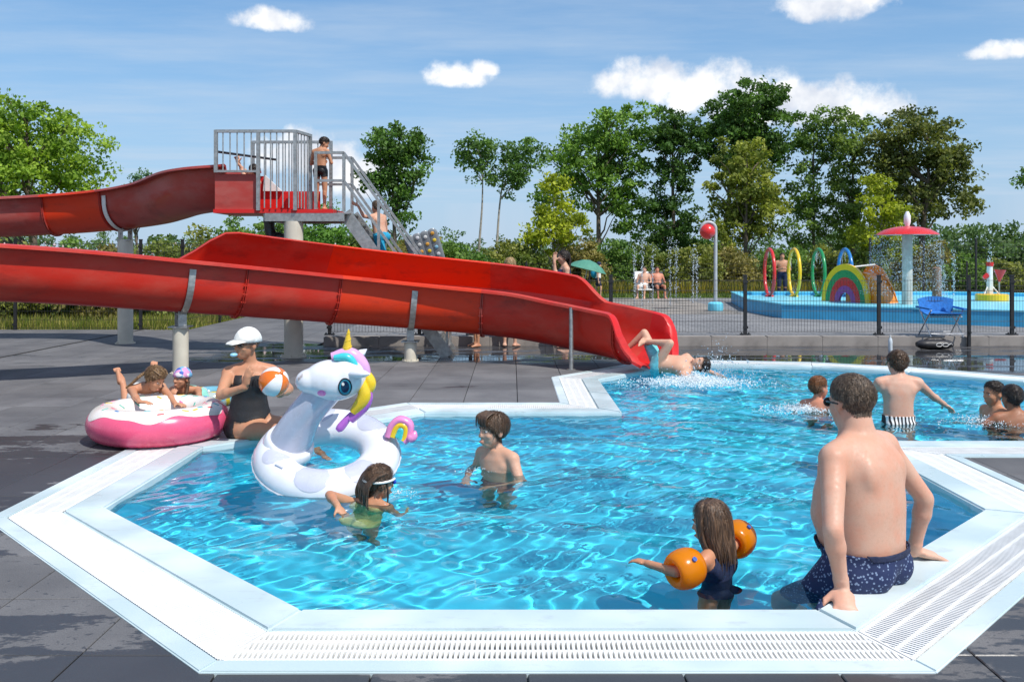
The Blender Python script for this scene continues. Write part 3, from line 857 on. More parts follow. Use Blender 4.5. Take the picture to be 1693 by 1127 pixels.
rail([(pA, yf), (pB, yf)], PZ + 0.60, zt); rail([(pB, yf), (pC, yf)], PZ + 0.02, zt, bot=False)
post(pA, yf, PZ + 0.58, zt + 0.02); post(pB, yf, PZ - 0.02, zt + 0.02); post(pC, yf, PZ - 0.02, zt + 0.02)
yb = 15.4; pD = px2(513, 14.72)
rail([(pC, yf), (pD, 14.72)], PZ + 0.02, zt, bot=False); post(pD, 14.72, PZ - 0.02, zt + 0.02)
pe, pf = px2(418, yb), px2(547, yb)
rail([(pe, yb), (pf, yb)], PZ + 0.02, zt - 0.02, bot=False); post(pe, yb, PZ + 0.3, zt); post(pf, yb, PZ - 0.02, zt)
mb = MB(); mb.tube([(pA, 14.3, PZ + 0.92), (pA + 0.68, 15.28, PZ + 0.90)], 0.02, 10); part(mb, 'grab_bar', M_PVC, plat)
# stairs: descend to the right behind the chute
sx0 = px2(570, 14.5); SZ = PZ - 0.03; slope = 0.72
def st_pt(z, y): return Vector((sx0 + (SZ - z) * slope, y, z))
for yy in (14.42, 15.16):
    mb = MB(); mb.bar(st_pt(SZ - 0.02, yy), st_pt(0.0, yy), 0.035, 0.20); part(mb, 'stringer', M_GALV, plat)
    # hand rails: two sloped tubes and uprights
    mb = MB()
    for dz in (0.95, 0.50):
        mb.bar((px2(520, yy), yy, SZ + dz), (sx0, yy, SZ + dz), 0.042, 0.042); mb.bar(st_pt(SZ, yy) + Vector((0, 0, dz)), st_pt(0.25, yy) + Vector((0, 0, dz)), 0.042, 0.042)
    part(mb, 'hand_rail', M_GALV, plat)
    for xx, z0 in ((px2(522, yy), SZ), (sx0, SZ)):
        post(xx, yy, z0, SZ + 0.95, 0.048)
    for zz in (1.55, 0.7, 0.02):
        q = st_pt(zz, yy); post(q.x, yy, zz, zz + 0.95, 0.044)
for k in range(11):
    z_ = SZ - 0.2 * (k + 1)
    if z_ < 0.05: break
    q = st_pt(z_, 14.79); mb = MB(); mb.box(q, (0.20, 0.71, 0.03)); part(mb, 'step', M_GALV, plat)
# ------------------------------------------------------------------ paddling pool and water toys
M_BLUEWALL = paint('paddling_blue', (0.05, 0.36, 0.62), 0.45, var=0.10, vscale=2.5)
M_RIM = paint('paddling_rim', (0.16, 0.60, 0.78), 0.4, var=0.08)
M_PADDLE = paint('paddling_floor', (0.22, 0.66, 0.80), 0.35, var=0.05)
def gloss(name, col, rough=0.3): return paint(name, col, rough, var=0.06, coat=0.3)
M_TRED = gloss('toy_red', (0.62, 0.02, 0.018)); M_TYEL = gloss('toy_yellow', (0.80, 0.50, 0.01)); M_TGRN = gloss('toy_green', (0.01, 0.24, 0.07))
M_TBLU = gloss('toy_blue', (0.01, 0.18, 0.50)); M_TORG = gloss('toy_orange', (0.80, 0.24, 0.01)); M_TPUR = gloss('toy_purple', (0.30, 0.05, 0.25))
PP = [G(1293, 526, TZ), G(1693, 541, TZ), (16.0, 16.9 + 1.2, TZ), (18, 26, TZ), (14.0, 28.6, TZ), (7.0, 28.6, TZ), G(1236, 515, TZ)]
PP = [(p[0], p[1]) for p in PP]
paddle = empty('paddling_pool', (9.0, 23.0, TZ)); tag(paddle, 'shallow raised paddling pool with bright blue walls behind the fence', 'paddling pool')
PR = offset_poly(PP, -0.22); n = len(PP)
for i in range(n):
    a, b = PP[i], PP[(i + 1) % n]; c, d = PR[(i + 1) % n], PR[i]
    mb = MB(); mb.prism([a, b, c, d], TZ, TZ + 0.31); part(mb, 'wall_segment', M_BLUEWALL, paddle)
    mb = MB(); ao = offset_poly(PP, 0.015); mb.prism([ao[i], ao[(i + 1) % n], c, d], TZ + 0.312, TZ + 0.345); part(mb, 'wall_rim', M_RIM, paddle)
mb = MB(); tr_ = tessellate_polygon([[Vector((p[0], p[1], 0)) for p in PR]]); mb.add([(p[0], p[1], TZ + 0.24) for p in PR], [tuple(t_) for t_ in tr_]); part(mb, 'wading_floor', M_PADDLE, paddle)

WF = TZ + 0.24
def ring_toy(px, col, label):
    Y = 27.3; X = (px - CXP) / FPX * Y; rad = 0.70
    r_ = empty('spray_ring', (X, Y, WF)); tag(r_, label, 'spray ring', 'upright spray rings in the paddling pool'); r_.rotation_euler = (0, 0, R(-4))
    mb = MB(); mb.tube([(0, rad * math.sin(a), rad + 0.04 + rad * math.cos(a)) for a in [2 * math.pi * k / 48 for k in range(49)]], 0.052, 10, caps=False)
    mb.build('hoop', col, r_, 60)
    mb = MB(); mb.lathe([(0.14, 0), (0.13, 0.04), (0.06, 0.06)], 14); mb.build('foot', col, r_, 40)
    mb = MB()
    for k in range(40):
        a = random.uniform(0, 6.28); q = random.uniform(0.05, 0.5)
        mb.tube([(0, math.sin(a) * rad * .95, rad + math.cos(a) * rad * .95), (random.uniform(-.03, .03), math.sin(a) * rad * (1 - q), rad + math.cos(a) * rad * (1 - q) - q * .1)], [0.004, 0.002], 4)
    o = mb.build('water_spray', M_DROP, r_); o['kind'] = 'stuff'
def mat_drop():
    t = NT('water_drops'); b = t.bsdf((0.85, 0.93, 1.0), 0.08, 0.0); b.inputs['Transmission Weight'].default_value = 0.55; b.inputs['IOR'].default_value = 1.33
    return t.done(b)
M_DROP = mat_drop()
def drops(pts, rmin, rmax, name, parent=None, mat=None):
    # many small octahedra as droplets
    v = []; f = []
    for p in pts:
        r_ = random.uniform(rmin, rmax) * (0.6 + 0.8 * random.random() ** 3); b = len(v); s = random.uniform(1.0, 1.8)
        v += [(p[0] + r_, p[1], p[2]), (p[0] - r_, p[1], p[2]), (p[0], p[1] + r_, p[2]), (p[0], p[1] - r_, p[2]), (p[0], p[1], p[2] + r_ * s), (p[0], p[1], p[2] - r_ * s)]
        f += [(b, b + 2, b + 4), (b + 2, b + 1, b + 4), (b + 1, b + 3, b + 4), (b + 3, b, b + 4), (b + 2, b, b + 5), (b + 1, b + 2, b + 5), (b + 3, b + 1, b + 5), (b, b + 3, b + 5)]
    me = bpy.data.meshes.new(name); me.from_pydata(v, [], f); me.update(); me.polygons.foreach_set('use_smooth', [True] * len(f))
    o = link(name, me, mat or M_DROP, parent); o['kind'] = 'stuff'; return o
ring_toy(1272, M_TRED, 'red upright spray ring, next to the yellow ring')
ring_toy(1313, M_TYEL, 'yellow upright spray ring between the red and the green ring')
ring_toy(1353, M_TGRN, 'green upright spray ring beside the small rainbow slide')
ring_toy(1397, M_TBLU, 'blue upright spray ring behind the rainbow slide')
# rainbow slide: an arched profile panel in coloured bands and an orange chute behind
rs = empty('rainbow_slide', G(1400, 499, WF)); tag(rs, 'small rainbow arch slide with an orange chute in the paddling pool', 'toy slide')
rs.rotation_euler = (0, 0, R(-52))
def arch_band(r0, r1, h0, h1, y0, y1, mat, name='arch_band'):
    mb = MB(); A = [math.pi * k / 20 for k in range(21)]
    ring = lambda rr, hh, y: [Vector((-rr * math.cos(a), y, hh * math.sin(a))) for a in A]
    o0, o1 = ring(r1, h1, y0), ring(r1, h1, y1); i0, i1 = ring(r0, h0, y0), ring(r0, h0, y1); m_ = len(A)
    mb.add(o0 + o1 + i0 + i1, [(k, k + 1, m_ + k + 1, m_ + k) for k in range(m_ - 1)] + [(2 * m_ + k, 3 * m_ + k, 3 * m_ + k + 1, 2 * m_ + k + 1) for k in range(m_ - 1)]
           + [(k, 2 * m_ + k, 2 * m_ + k + 1, k + 1) for k in range(m_ - 1)] + [(m_ + k, m_ + k + 1, 3 * m_ + k + 1, 3 * m_ + k) for k in range(m_ - 1)])
    mb.build(name, mat, rs, 40)
for (r0, r1, h0, h1, m_) in ((0.58, 0.70, 0.86, 1.02, M_TYEL), (0.45, 0.578, 0.66, 0.858, M_TGRN), (0.31, 0.448, 0.44, 0.658, M_TRED), (0.18, 0.308, 0.25, 0.438, M_TPUR)): arch_band(r0, r1, h0, h1, -0.10, 0.0, m_)
mb = MB(); n_ = 16
prof = [(-0.05, 0.0), (-0.05, 0.30), (0.05, 0.72), (0.22, 0.94), (0.45, 1.0), (0.66, 0.90), (0.82, 0.66), (1.0, 0.28), (1.1, 0.0)]
mb.loft([[Vector((x_, y_, z_)) for (x_, z_) in prof] for y_ in (0.60, 0.64)]); mb.build('side_panel', M_TORG, rs)
mb = MB(); mb.loft([[Vector((x_, y_, z_ * .8)) for (x_, z_) in prof] for y_ in (0.03, 0.58)]); mb.build('chute', M_TORG, rs)
mb = MB(); mb.tube([(0.05, -0.05, 0.92), (0.45, 0.62, 1.0)], 0.022, 8); mb.build('hand_bar', M_WHITE, rs)
# mushroom fountain
q = G(1500, 503, WF); mf = empty('mushroom_fountain', q); tag(mf, 'red mushroom fountain on a pale column pouring a curtain of water', 'fountain')
mb = MB(); mb.tube([(0, 0, 0), (0, 0, 1.85)], 0.125, 20); mb.build('column', paint('column_concrete', (0.50, 0.47, 0.42), 0.7, var=0.12), mf, 40)
mb = MB(); mb.lathe([(0.0, 1.99), (0.30, 1.965), (0.55, 1.90), (0.72, 1.80), (0.755, 1.765), (0.70, 1.77), (0.50, 1.83), (0.0, 1.87)], 40); mb.build('canopy', M_TRED, mf, 60)
M_SPRAY = paint('jet_spray', (0.86, 0.88, 0.92), 0.3, var=0.03)
mb = MB(); mb.tube([(0, 0, 1.97), (0, 0, 2.1), (0, 0, 2.25), (0, 0, 2.36)], [0.05, 0.085, 0.08, 0.035], 10); mb.build('top_jet', M_SPRAY, mf, 60)
pts = []
for k in range(3800):
    a = random.uniform(0, 6.283); h = random.random() ** 0.8; sp = 0.75 + 0.16 * h + random.gauss(0, 0.05) + 0.12 * h * math.sin(a * 5)
    pts.append((sp * math.cos(a), sp * math.sin(a), 1.78 - 1.55 * h))
drops(pts, 0.005, 0.011, 'water_curtain', mf)
q = G(1549, 502, WF); mb = MB(); mb.tube([(0, 0, 0), (0, 0, 0.90)], [0.115, 0.11], 14); mb.ellipsoid((0, 0, 0.90), (0.11, 0.11, 0.05))
o = mb.build('timber_post', paint('brown_timber', (0.22, 0.13, 0.085), 0.8, var=0.3, vscale=8, bump=0.4), None, 40, q); tag(o, 'brown round post standing beside the mushroom fountain', 'post')
# white and red water cannon toy on a yellow base
q = G(1640, 497, WF); wt = empty('water_toy', q); tag(wt, 'white water toy column with red funnel on a yellow round base', 'water toy')
mb = MB(); mb.lathe([(0.42, 0), (0.42, 0.17), (0.38, 0.19), (0, 0.19)], 28); mb.build('base_drum', M_TYEL, wt, 40)
mb = MB(); mb.tube([(-0.06, 0, 0.19), (-0.06, 0, 0.95)], [0.085, 0.075], 14); mb.build('column', M_WHITE, wt, 40)
mb = MB(); mb.tube([(-0.06, 0, 0.95), (-0.06, 0, 1.06)], [0.09, 0.1], 14); mb.build('cap', M_TRED, wt, 40)
mb = MB(); mb.tube([(0.20, 0, 0.52), (0.22, 0, 0.85)], [0.02, 0.16], 16); mb.build('funnel', M_TRED, wt, 40)
mb = MB(); mb.tube([(0.20, 0, 0.19), (0.20, 0, 0.54)], 0.02, 8); mb.build('funnel_stem', M_GALV, wt)
mb = MB(); mb.tube([(-0.24, 0, 0.62), (-0.12, 0, 0.70)], [0.05, 0.08], 10); mb.build('nozzle', M_TRED, wt, 40)
for s_ in (-1, 1):
    mb = MB(); mb.tube([(-0.06 + s_ * 0.05, 0, 0.42), (-0.06 + s_ * 0.2, -0.1, 0.19)], 0.018, 8); mb.build('strut', M_WHITE, wt)
def jet(px, py0, Y, top, label):
    X = (px - CXP) / FPX * Y; zt_ = P(px, top, Y).z; pts = []
    for k in range(150):
        h = random.random(); s = 0.012 + 0.05 * (h ** 3)
        pts.append((random.gauss(0, s), random.gauss(0, s), h * (zt_ - TZ)))
    for k in range(40):
        h = random.random(); pts.append((random.gauss(0, 0.07), random.gauss(0, 0.07), h * (zt_ - TZ) * .9))
    o = empty('fountain_jet', (X, Y, TZ + 0.01)); tag(o, label, 'water jet', 'ground jets of the spray pad')
    drops(pts, 0.010, 0.018, 'jet_drops', o); mb = MB(); mb.lathe([(.05, -.004), (.05, .008), (.02, .012), (0, .012)], 12); mb.build('nozzle', M_GALV, o)
JL = 'thin white water jet shooting up from the spray pad'
for px, top, Y in ((1049, 405, 27.5), (1062, 392, 26.5), (1079, 410, 28), (1108, 392, 26.5), (1118, 398, 28.5), (1146, 405, 28), (1152, 420, 29.5)): jet(px, 0, Y, top, JL)
jet(1577, 0, 27.0, 410, 'lone water jet rising near the brown post'); jet(1637, 0, 25.5, 403, 'water jet above the white water toy')
# red ball on a pole
q = G(1183, 514, TZ); bp = empty('ball_pole', q); tag(bp, 'grey pole with blue base and a hanging red ball', 'pole toy')
mb = MB(); mb.lathe([(0.19, 0), (0.205, 0.05), (0.20, 0.2), (0.15, 0.24), (0, 0.25)], 24); mb.build('base_drum', M_RIM, bp, 40)
mb = MB(); hh = P(1183, 378, q.y).z - TZ
mb.tube([(0, 0, 0.2), (0, 0, hh)] + [(-0.19 + 0.19 * math.cos(a), 0, hh + 0.17 * math.sin(a)) for a in [math.pi * k / 10 for k in range(1, 10)]] + [(-0.38, 0, hh - 0.04)], 0.048, 12); mb.build('pole', paint('pole_grey', (0.42, 0.44, 0.46), 0.4), bp, 40)
mb = MB(); mb.ellipsoid((-0.22, -0.02, hh - 0.08), (0.205, 0.205, 0.205), None, 24, 14); mb.build('ball', M_TRED, bp, 180)

# camping chair, bag, bottle by the kerb
ch = empty('folding_chair', (fx(1545), 16.22, TZ + 0.012)); tag(ch, 'blue folding camping chair with steel frame on the kerb', 'chair')
M_BLUEFAB = paint('blue_fabric', (0.02, 0.17, 0.52), 0.8, var=0.2, vscale=20)
M_STEEL = paint('bright_steel', (0.55, 0.56, 0.57), 0.28, 0.9)
mb = MB()
mb.loft([[Vector((x_, y_, z_)) for (x_, y_, z_) in ((-.26, -.05 + .26 * s_, .42 + dz), (.26, -.05 + .26 * s_, .42 + dz))] + [Vector((.26, -.05 + .26 * s_, .40 + dz)), Vector((-.26, -.05 + .26 * s_, .40 + dz))] for s_, dz in ((-1, 0.02), (0, -0.03), (1, 0.02))]); mb.build('seat', M_BLUEFAB, ch)
mb = MB(); rg = []
for k in range(9):
    u = -1 + 2 * k / 8; rg.append([Vector((u * .29, .20 - .05 * u * u, .44)), Vector((u * .33, .25 - .06 * u * u, .66 + .05 * (1 - u * u))), Vector((u * .33, .265 - .06 * u * u, .66 + .05 * (1 - u * u))), Vector((u * .29, .215 - .05 * u * u, .44))])
mb.loft(rg); mb.build('backrest', M_BLUEFAB, ch)
for s_ in (-1, 1):
    mb = MB(); mb.bar((s_ * .31, -.28, .50), (s_ * .33, .22, .52), .05, .03); mb.build('armrest', M_BLUEFAB, ch)
for s_ in (-1, 1):
    for (y0, y1) in ((-.26, .22), (.24, -.24)):
        mb = MB(); mb.tube([(s_ * .29, y0, 0), (s_ * .28, y1, .48)], 0.013, 8); mb.build('leg', M_STEEL, ch)
for z_, y_ in ((.06, -.25), (.06, .23), (.36, -.2)):
    mb = MB(); mb.tube([(-.29, y_, z_), (.29, y_, z_)], 0.011, 8); mb.build('crossbar', M_STEEL, ch)
bagp = G(1545, 577); bag = empty('sports_bag', bagp); tag(bag, 'black duffel bag with pale loop print below the camping chair', 'bag')
M_BAG = paint('bag_black', (0.02, 0.018, 0.02), 0.5, var=0.2)
mb = MB(); rg = []
for k in range(9):
    u = -1 + 2 * k / 8; e = (1 - abs(u) ** 4) ** .5 * .5 + .5 if abs(u) < 1 else .5
    rg.append([Vector((u * .31, .12 * e * math.cos(a), .085 + .085 * e * math.sin(a))) for a in [2 * math.pi * j / 14 for j in range(14)]])
mb.loft(rg); mb.build('bag_body', M_BAG, bag, 60)
mb = MB()
for s_ in (-1, 1): mb.tube([(0.08 + 0.055 * s_ + .05 * math.cos(a), -.123 + 0.0 * s_, .085 + .028 * math.sin(a)) for a in [2 * math.pi * j / 14 for j in range(15)]], 0.006, 5)
mb.tube([(0.19, -.122, .085), (0.235, -.118, .11), (0.26, -.112, .085)], 0.006, 5); o = mb.build('loop_print', M_WHITE, bag); o['kind'] = 'stuff'
mb = MB(); mb.tube([(-.18, -.02, .165), (-.1, -.02, .2), (.1, -.02, .2), (.18, -.02, .165)], 0.012, 8); mb.build('strap', M_BAG, bag)
q = G(1472, 579); bt = empty('water_bottle', q); tag(bt, 'clear plastic water bottle standing on the deck by the kerb', 'bottle')
M_CLEAR = paint('clear_plastic', (0.62, 0.68, 0.72), 0.12); mb = MB(); mb.lathe([(.032, 0), (.036, .02), (.034, .1), (.036, .14), (.03, .19), (.014, .22), (.013, .24)], 14); mb.build('bottle_body', M_CLEAR, bt, 60)
mb = MB(); mb.lathe([(.016, .235), (.016, .26), (0, .262)], 12); mb.build('cap', M_WHITE, bt)

# ------------------------------------------------------------------ vegetation
def mat_leaf(name):
    t = NT(name); at_ = t.N('ShaderNodeAttribute'); at_.attribute_name = 'tint'
    b = t.bsdf(at_.outputs['Color'], 0.55); b.inputs['Specular IOR Level'].default_value = 0.25
    tl = t.N('ShaderNodeBsdfTranslucent'); vm = t.N('ShaderNodeVectorMath'); vm.operation = 'MULTIPLY'; t.L(at_.outputs['Color'], vm.inputs[0]); vm.inputs[1].default_value = (1.25, 1.35, 0.6)
    t.L(vm.outputs[0], tl.inputs['Color'])
    mx = t.N('ShaderNodeMixShader'); mx.inputs[0].default_value = 0.34; t.L(b.outputs[0], mx.inputs[1]); t.L(tl.outputs[0], mx.inputs[2])
    return t.done(mx)
M_LEAF = mat_leaf('leaf')
M_BARK = paint('bark', (0.13, 0.10, 0.075), 0.95, var=0.35, vscale=6, bump=0.6)
M_BARKP = paint('bark_pale', (0.30, 0.27, 0.23), 0.9, var=0.3, vscale=6, bump=0.4)
LEAFK = 2.75
def leaf_mesh(name, C, S, T, size, rng, elong=1.7, droop=0.3):
    # C centres (n,3), S per-leaf scale, T tint colours (n,3): rhombic, slightly folded leaves
    n = len(C)
    d = rng.normal(size=(n, 3)); d[:, 2] -= droop; d /= np.linalg.norm(d, axis=1, keepdims=True)
    e = rng.normal(size=(n, 3)); e -= (e * d).sum(1, keepdims=True) * d; e /= np.linalg.norm(e, axis=1, keepdims=True)
    nn = np.cross(d, e); L = (size * S)[:, None]; W = L / elong
    v = np.empty((n, 4, 3)); v[:, 0] = C - d * L * .5; v[:, 1] = C + e * W * .5 + nn * L * .12; v[:, 2] = C + d * L * .5; v[:, 3] = C - e * W * .5 + nn * L * .12
    me = bpy.data.meshes.new(name); me.vertices.add(n * 4); me.vertices.foreach_set('co', v.ravel())
    me.loops.add(n * 4); me.loops.foreach_set('vertex_index', np.arange(n * 4, dtype=np.int32))
    me.polygons.add(n); me.polygons.foreach_set('loop_start', np.arange(0, n * 4, 4, dtype=np.int32))
    me.update(calc_edges=True); at_ = me.color_attributes.new('tint', 'FLOAT_COLOR', 'POINT')
    col = np.ones((n, 4, 4)); col[:, :, :3] = T[:, None, :]; at_.data.foreach_set('color', col.ravel())
    me.materials.append(M_LEAF); return me
def clumps_in(lobes, n, rng):
    vol = np.array([l[3] * l[4] * l[5] for l in lobes]); pr = vol / vol.sum(); out = []
    for k in rng.choice(len(lobes), n, p=pr):
        l = lobes[k]; d = rng.normal(size=3); d /= np.linalg.norm(d); r_ = rng.uniform(0.1, 1.0) ** 0.45 * rng.choice([1, 1, 1.22])
        out.append((l[0] + d[0] * l[3] * r_, l[1] + d[1] * l[4] * r_, l[2] + d[2] * l[5] * r_))
    return np.array(out)
def foliage(name, lobes, nclump, per, cr, size, c_dark, c_light, rng, sizevar=0.35):
    c_dark = np.array(c_dark) * LEAFK; c_light = np.array(c_light) * LEAFK; nclump = int(nclump * 1.2)
    cc = clumps_in(lobes, nclump, rng)
    Cs = []; Ts = []
    for c in cc:
        m = int(per * rng.uniform(.6, 1.4)); r_ = cr * rng.uniform(.6, 1.4)
        d = rng.normal(size=(m, 3)); d /= np.linalg.norm(d, axis=1, keepdims=True); q = c + d * (r_ * rng.uniform(0, 1, size=(m, 1)) ** .5) * np.array([1, 1, .62])
        f = rng.uniform(); base = np.array(c_dark) * (1 - f) + np.array(c_light) * f
        Cs.append(q); Ts.append(base[None] * rng.uniform(.75, 1.25, size=(m, 1)))
    C = np.concatenate(Cs); T = np.concatenate(Ts); S = rng.uniform(1 - sizevar, 1 + sizevar, size=len(C))
    return leaf_mesh(name, C, S, T, size, rng), cc
def wiggle(a, b, rng, k=5, amp=.08):
    a = np.array(a); b = np.array(b); L = np.linalg.norm(b - a); return [a + (b - a) * t_ + (rng.normal(size=3) * amp * L * math.sin(math.pi * t_) * .6) for t_ in np.linspace(0, 1, k)]
def tree(px, Y, lobes_px, label, c_dark, c_light, seed, trunk_r=.16, nclump=150, per=60, cr=.65, size=.24, bark=None, name='tree', group='trees beyond the lawn', trunk_px=None, base_z=-0.08, limbs=26):
    # lobes in photograph pixels (cx, cy, rx, ry): read as sizes at distance Y
    rng = np.random.RandomState(seed); k = Y / FPX; X0 = (px - CXP) * k
    lobes = []
    for (cx, cy, rx, ry) in lobes_px:
        lobes.append(((cx - CXP) * k - X0, rng.uniform(-.25, .25) * rx * k, H - (cy - HYP) * k - base_z, rx * k, rx * k * .9, ry * k))
    root = empty(name, (X0, Y, base_z)); tag(root, label, 'tree', group)
    me, cc = foliage('crown', lobes, nclump, per, cr, size, c_dark, c_light, rng); link('crown', me, None, root)
    top = max(l[2] for l in lobes); mb = MB(); lean = rng.normal(size=2) * .2
    tx = 0 if trunk_px is None else (trunk_px - px) * k
    path = [(tx, 0, 0), (tx * .8 + lean[0] * .3, lean[1] * .3, top * .3), (tx * .4 + lean[0], lean[1], top * .65), (lean[0], lean[1], top * 1.0)]
    path = catmull(path, 5); mb.tube(path, [trunk_r * (1 - .8 * i / (len(path) - 1)) for i in range(len(path))], 8)
    zmin = min(l[2] - l[5] for l in lobes)
    for c in cc[rng.choice(len(cc), min(limbs, len(cc)), replace=False)]:
        h = np.clip(c[2] - abs(c[0]) * .8 - .5, max(.3, zmin * .7), top * .95); i = int(np.clip(h / (top or 1), 0, 1) * (len(path) - 1)); s = np.array(path[i])
        pw = wiggle(s, c, rng); mb.tube(pw, [trunk_r * .34 * (1 - .75 * j / (len(pw) - 1)) for j in range(len(pw))], 5)
    mb.build('trunk', bark or M_BARK, root, 60); return root
DK, MD, YG, OL = (0.024, 0.046, 0.012), (0.055, 0.105, 0.020), (0.20, 0.24, 0.015), (0.085, 0.095, 0.022)
tree(60, 34, [(30, 225, 95, 62), (95, 250, 75, 62), (130, 285, 55, 45), (40, 300, 90, 55), (5, 190, 50, 35), (95, 195, 40, 25), (-60, 260, 90, 90)], 'big bushy sunlit tree above the upper red chute', (0.045, 0.085, 0.010), (0.125, 0.175, 0.022), 1, .2, 260, 62, .5, .17, limbs=30)
tree(655, 46, [(650, 240, 55, 32), (690, 262, 36, 40), (618, 275, 32, 40), (655, 290, 45, 50), (665, 345, 30, 40), (640, 330, 30, 40)], 'single dark leafy tree behind the platform steps', DK, MD, 2, .14, 120, 60, .5, .2)
tree(790, 52, [(785, 255, 38, 30), (800, 285, 26, 30), (762, 262, 18, 14)], 'slender tree with a bare pale stem and airy crown', (0.03, 0.06, 0.015), (0.07, 0.12, 0.03), 3, .10, 46, 46, .5, .2, M_BARKP, limbs=14, group='two slender trees')
tree(850, 52, [(865, 250, 34, 26), (850, 278, 30, 34), (845, 305, 20, 22), (890, 262, 14, 16)], 'slender tree leaning right, its bare pale stem beside another', (0.03, 0.06, 0.015), (0.07, 0.12, 0.03), 4, .10, 56, 46, .5, .2, M_BARKP, trunk_px=818, limbs=14, group='two slender trees')
tree(990, 56, [(1020, 215, 60, 42), (975, 255, 62, 50), (930, 275, 38, 36), (1000, 310, 60, 55), (1035, 270, 40, 55), (900, 340, 34, 28), (1045, 360, 38, 40)], 'tall green tree behind the two bright water jets', (0.035, 0.07, 0.012), (0.085, 0.14, 0.026), 5, .2, 210, 62, .62, .24)
tree(1115, 55, [(1105, 210, 34, 34), (1120, 250, 42, 40), (1110, 310, 38, 45), (1105, 365, 46, 40), (1145, 225, 28, 30), (1120, 405, 50, 30)], 'dark upright tree behind the fountain jets', DK, (0.035, 0.07, 0.016), 6, .18, 190, 62, .5, .22)
tree(1235, 55, [(1240, 180, 66, 36), (1205, 215, 58, 40), (1275, 215, 46, 46), (1240, 255, 60, 40), (1180, 215, 26, 20)], 'tallest domed tree with dark crown behind the rings', DK, (0.045, 0.085, 0.018), 7, .22, 190, 64, .6, .24, trunk_px=1190)
tree(1232, 50, [(1230, 270, 48, 40), (1235, 320, 56, 50), (1220, 375, 50, 44), (1265, 350, 34, 40)], 'olive green tree below the tallest dome, behind the red ring', (0.05, 0.065, 0.012), (0.13, 0.14, 0.025), 8, .16, 150, 60, .55, .22)
tree(1345, 55, [(1340, 215, 30, 30), (1365, 200, 26, 22), (1335, 260, 30, 40), (1330, 320, 34, 40), (1375, 250, 26, 40), (1325, 375, 34, 36)], 'thin airy tree with sky showing between its leaves', (0.04, 0.07, 0.018), (0.085, 0.125, 0.03), 9, .12, 110, 44, .55, .22)
tree(1410, 54, [(1405, 215, 34, 30), (1395, 260, 36, 44), (1400, 320, 38, 50), (1395, 375, 40, 40)], 'green tree between the airy tree and the brown copper tree', (0.035, 0.06, 0.015), (0.085, 0.115, 0.028), 10, .15, 110, 52, .55, .22)
tree(1520, 52, [(1490, 215, 46, 34), (1530, 240, 62, 46), (1575, 270, 40, 40), (1500, 285, 66, 50), (1560, 330, 56, 34), (1500, 350, 50, 36), (1590, 335, 26, 18), (1460, 250, 34, 34)], 'broad olive brown tree behind the mushroom fountain', (0.036, 0.046, 0.014), (0.085, 0.092, 0.026), 11, .22, 230, 62, .6, .23)
tree(915, 42, [(915, 310, 24, 22), (915, 350, 40, 30), (905, 385, 44, 26), (945, 375, 28, 24)], 'young yellow green tree behind the red splash wall', (0.085, 0.105, 0.010), (0.17, 0.185, 0.014), 12, .08, 80, 56, .42, .18, M_BARKP, group='young yellow trees')
tree(1455, 44, [(1452, 310, 26, 20), (1455, 345, 36, 26), (1450, 385, 46, 30), (1480, 410, 30, 24)], 'young yellow green tree left of the mushroom fountain', (0.08, 0.10, 0.010), (0.16, 0.175, 0.014), 13, .08, 80, 56, .42, .18, M_BARKP, group='young yellow trees')
tree(232, 45, [(222, 305, 14, 22), (243, 303, 12, 24), (232, 325, 22, 24), (232, 350, 30, 24)], 'blue green pine tip behind the upper chute', (0.03, 0.06, 0.03), (0.06, 0.10, 0.055), 14, .1, 46, 60, .35, .14, name='pine_tree')
tree(1720, 50, [(1700, 300, 20, 12), (1725, 290, 30, 26), (1740, 340, 30, 40)], 'dark tree with one branch reaching in from beyond the paddling pool', DK, MD, 15, .15, 60, 50, .5, .2)
def shrub(px, py_top, Y, wpx, label, c_dark, c_light, seed, group, nclump=60, per=55, size=.16, base_z=-0.08, depth=None, cr=.35):
    rng = np.random.RandomState(seed); k = Y / FPX; X0 = (px - CXP) * k; h = H - (py_top - HYP) * k - base_z; w = wpx * k / 2; d = depth or w
    root = empty('shrub', (X0, Y, base_z)); tag(root, label, 'shrub', group)
    lobes = [(rng.uniform(-.3, .3) * w, rng.uniform(-.3, .3) * d, h * .42, w * .92, d, h * .42), (rng.uniform(-.4, .4) * w, 0, h * .70, w * .6, d * .7, h * .27), (rng.uniform(-.5, .5) * w, 0, h * .25, w, d, h * .25)]
    me, cc = foliage('foliage', lobes, nclump, per, cr, size, c_dark, c_light, rng); link('foliage', me, None, root)
    mb = MB()
    for c in cc[:12]: mb.tube(wiggle((c[0] * .2, c[1] * .2, 0), c, rng), [.03, .026, .02, .014, .008], 5)
    mb.build('stem', M_BARK, root); return root
MIX = [((0.035, 0.055, 0.012), (0.085, 0.10, 0.024)), ((0.05, 0.06, 0.014), (0.12, 0.125, 0.03)), ((0.03, 0.06, 0.014), (0.075, 0.12, 0.026)), ((0.06, 0.055, 0.018), (0.13, 0.11, 0.035))]
rngS = random.Random(5)
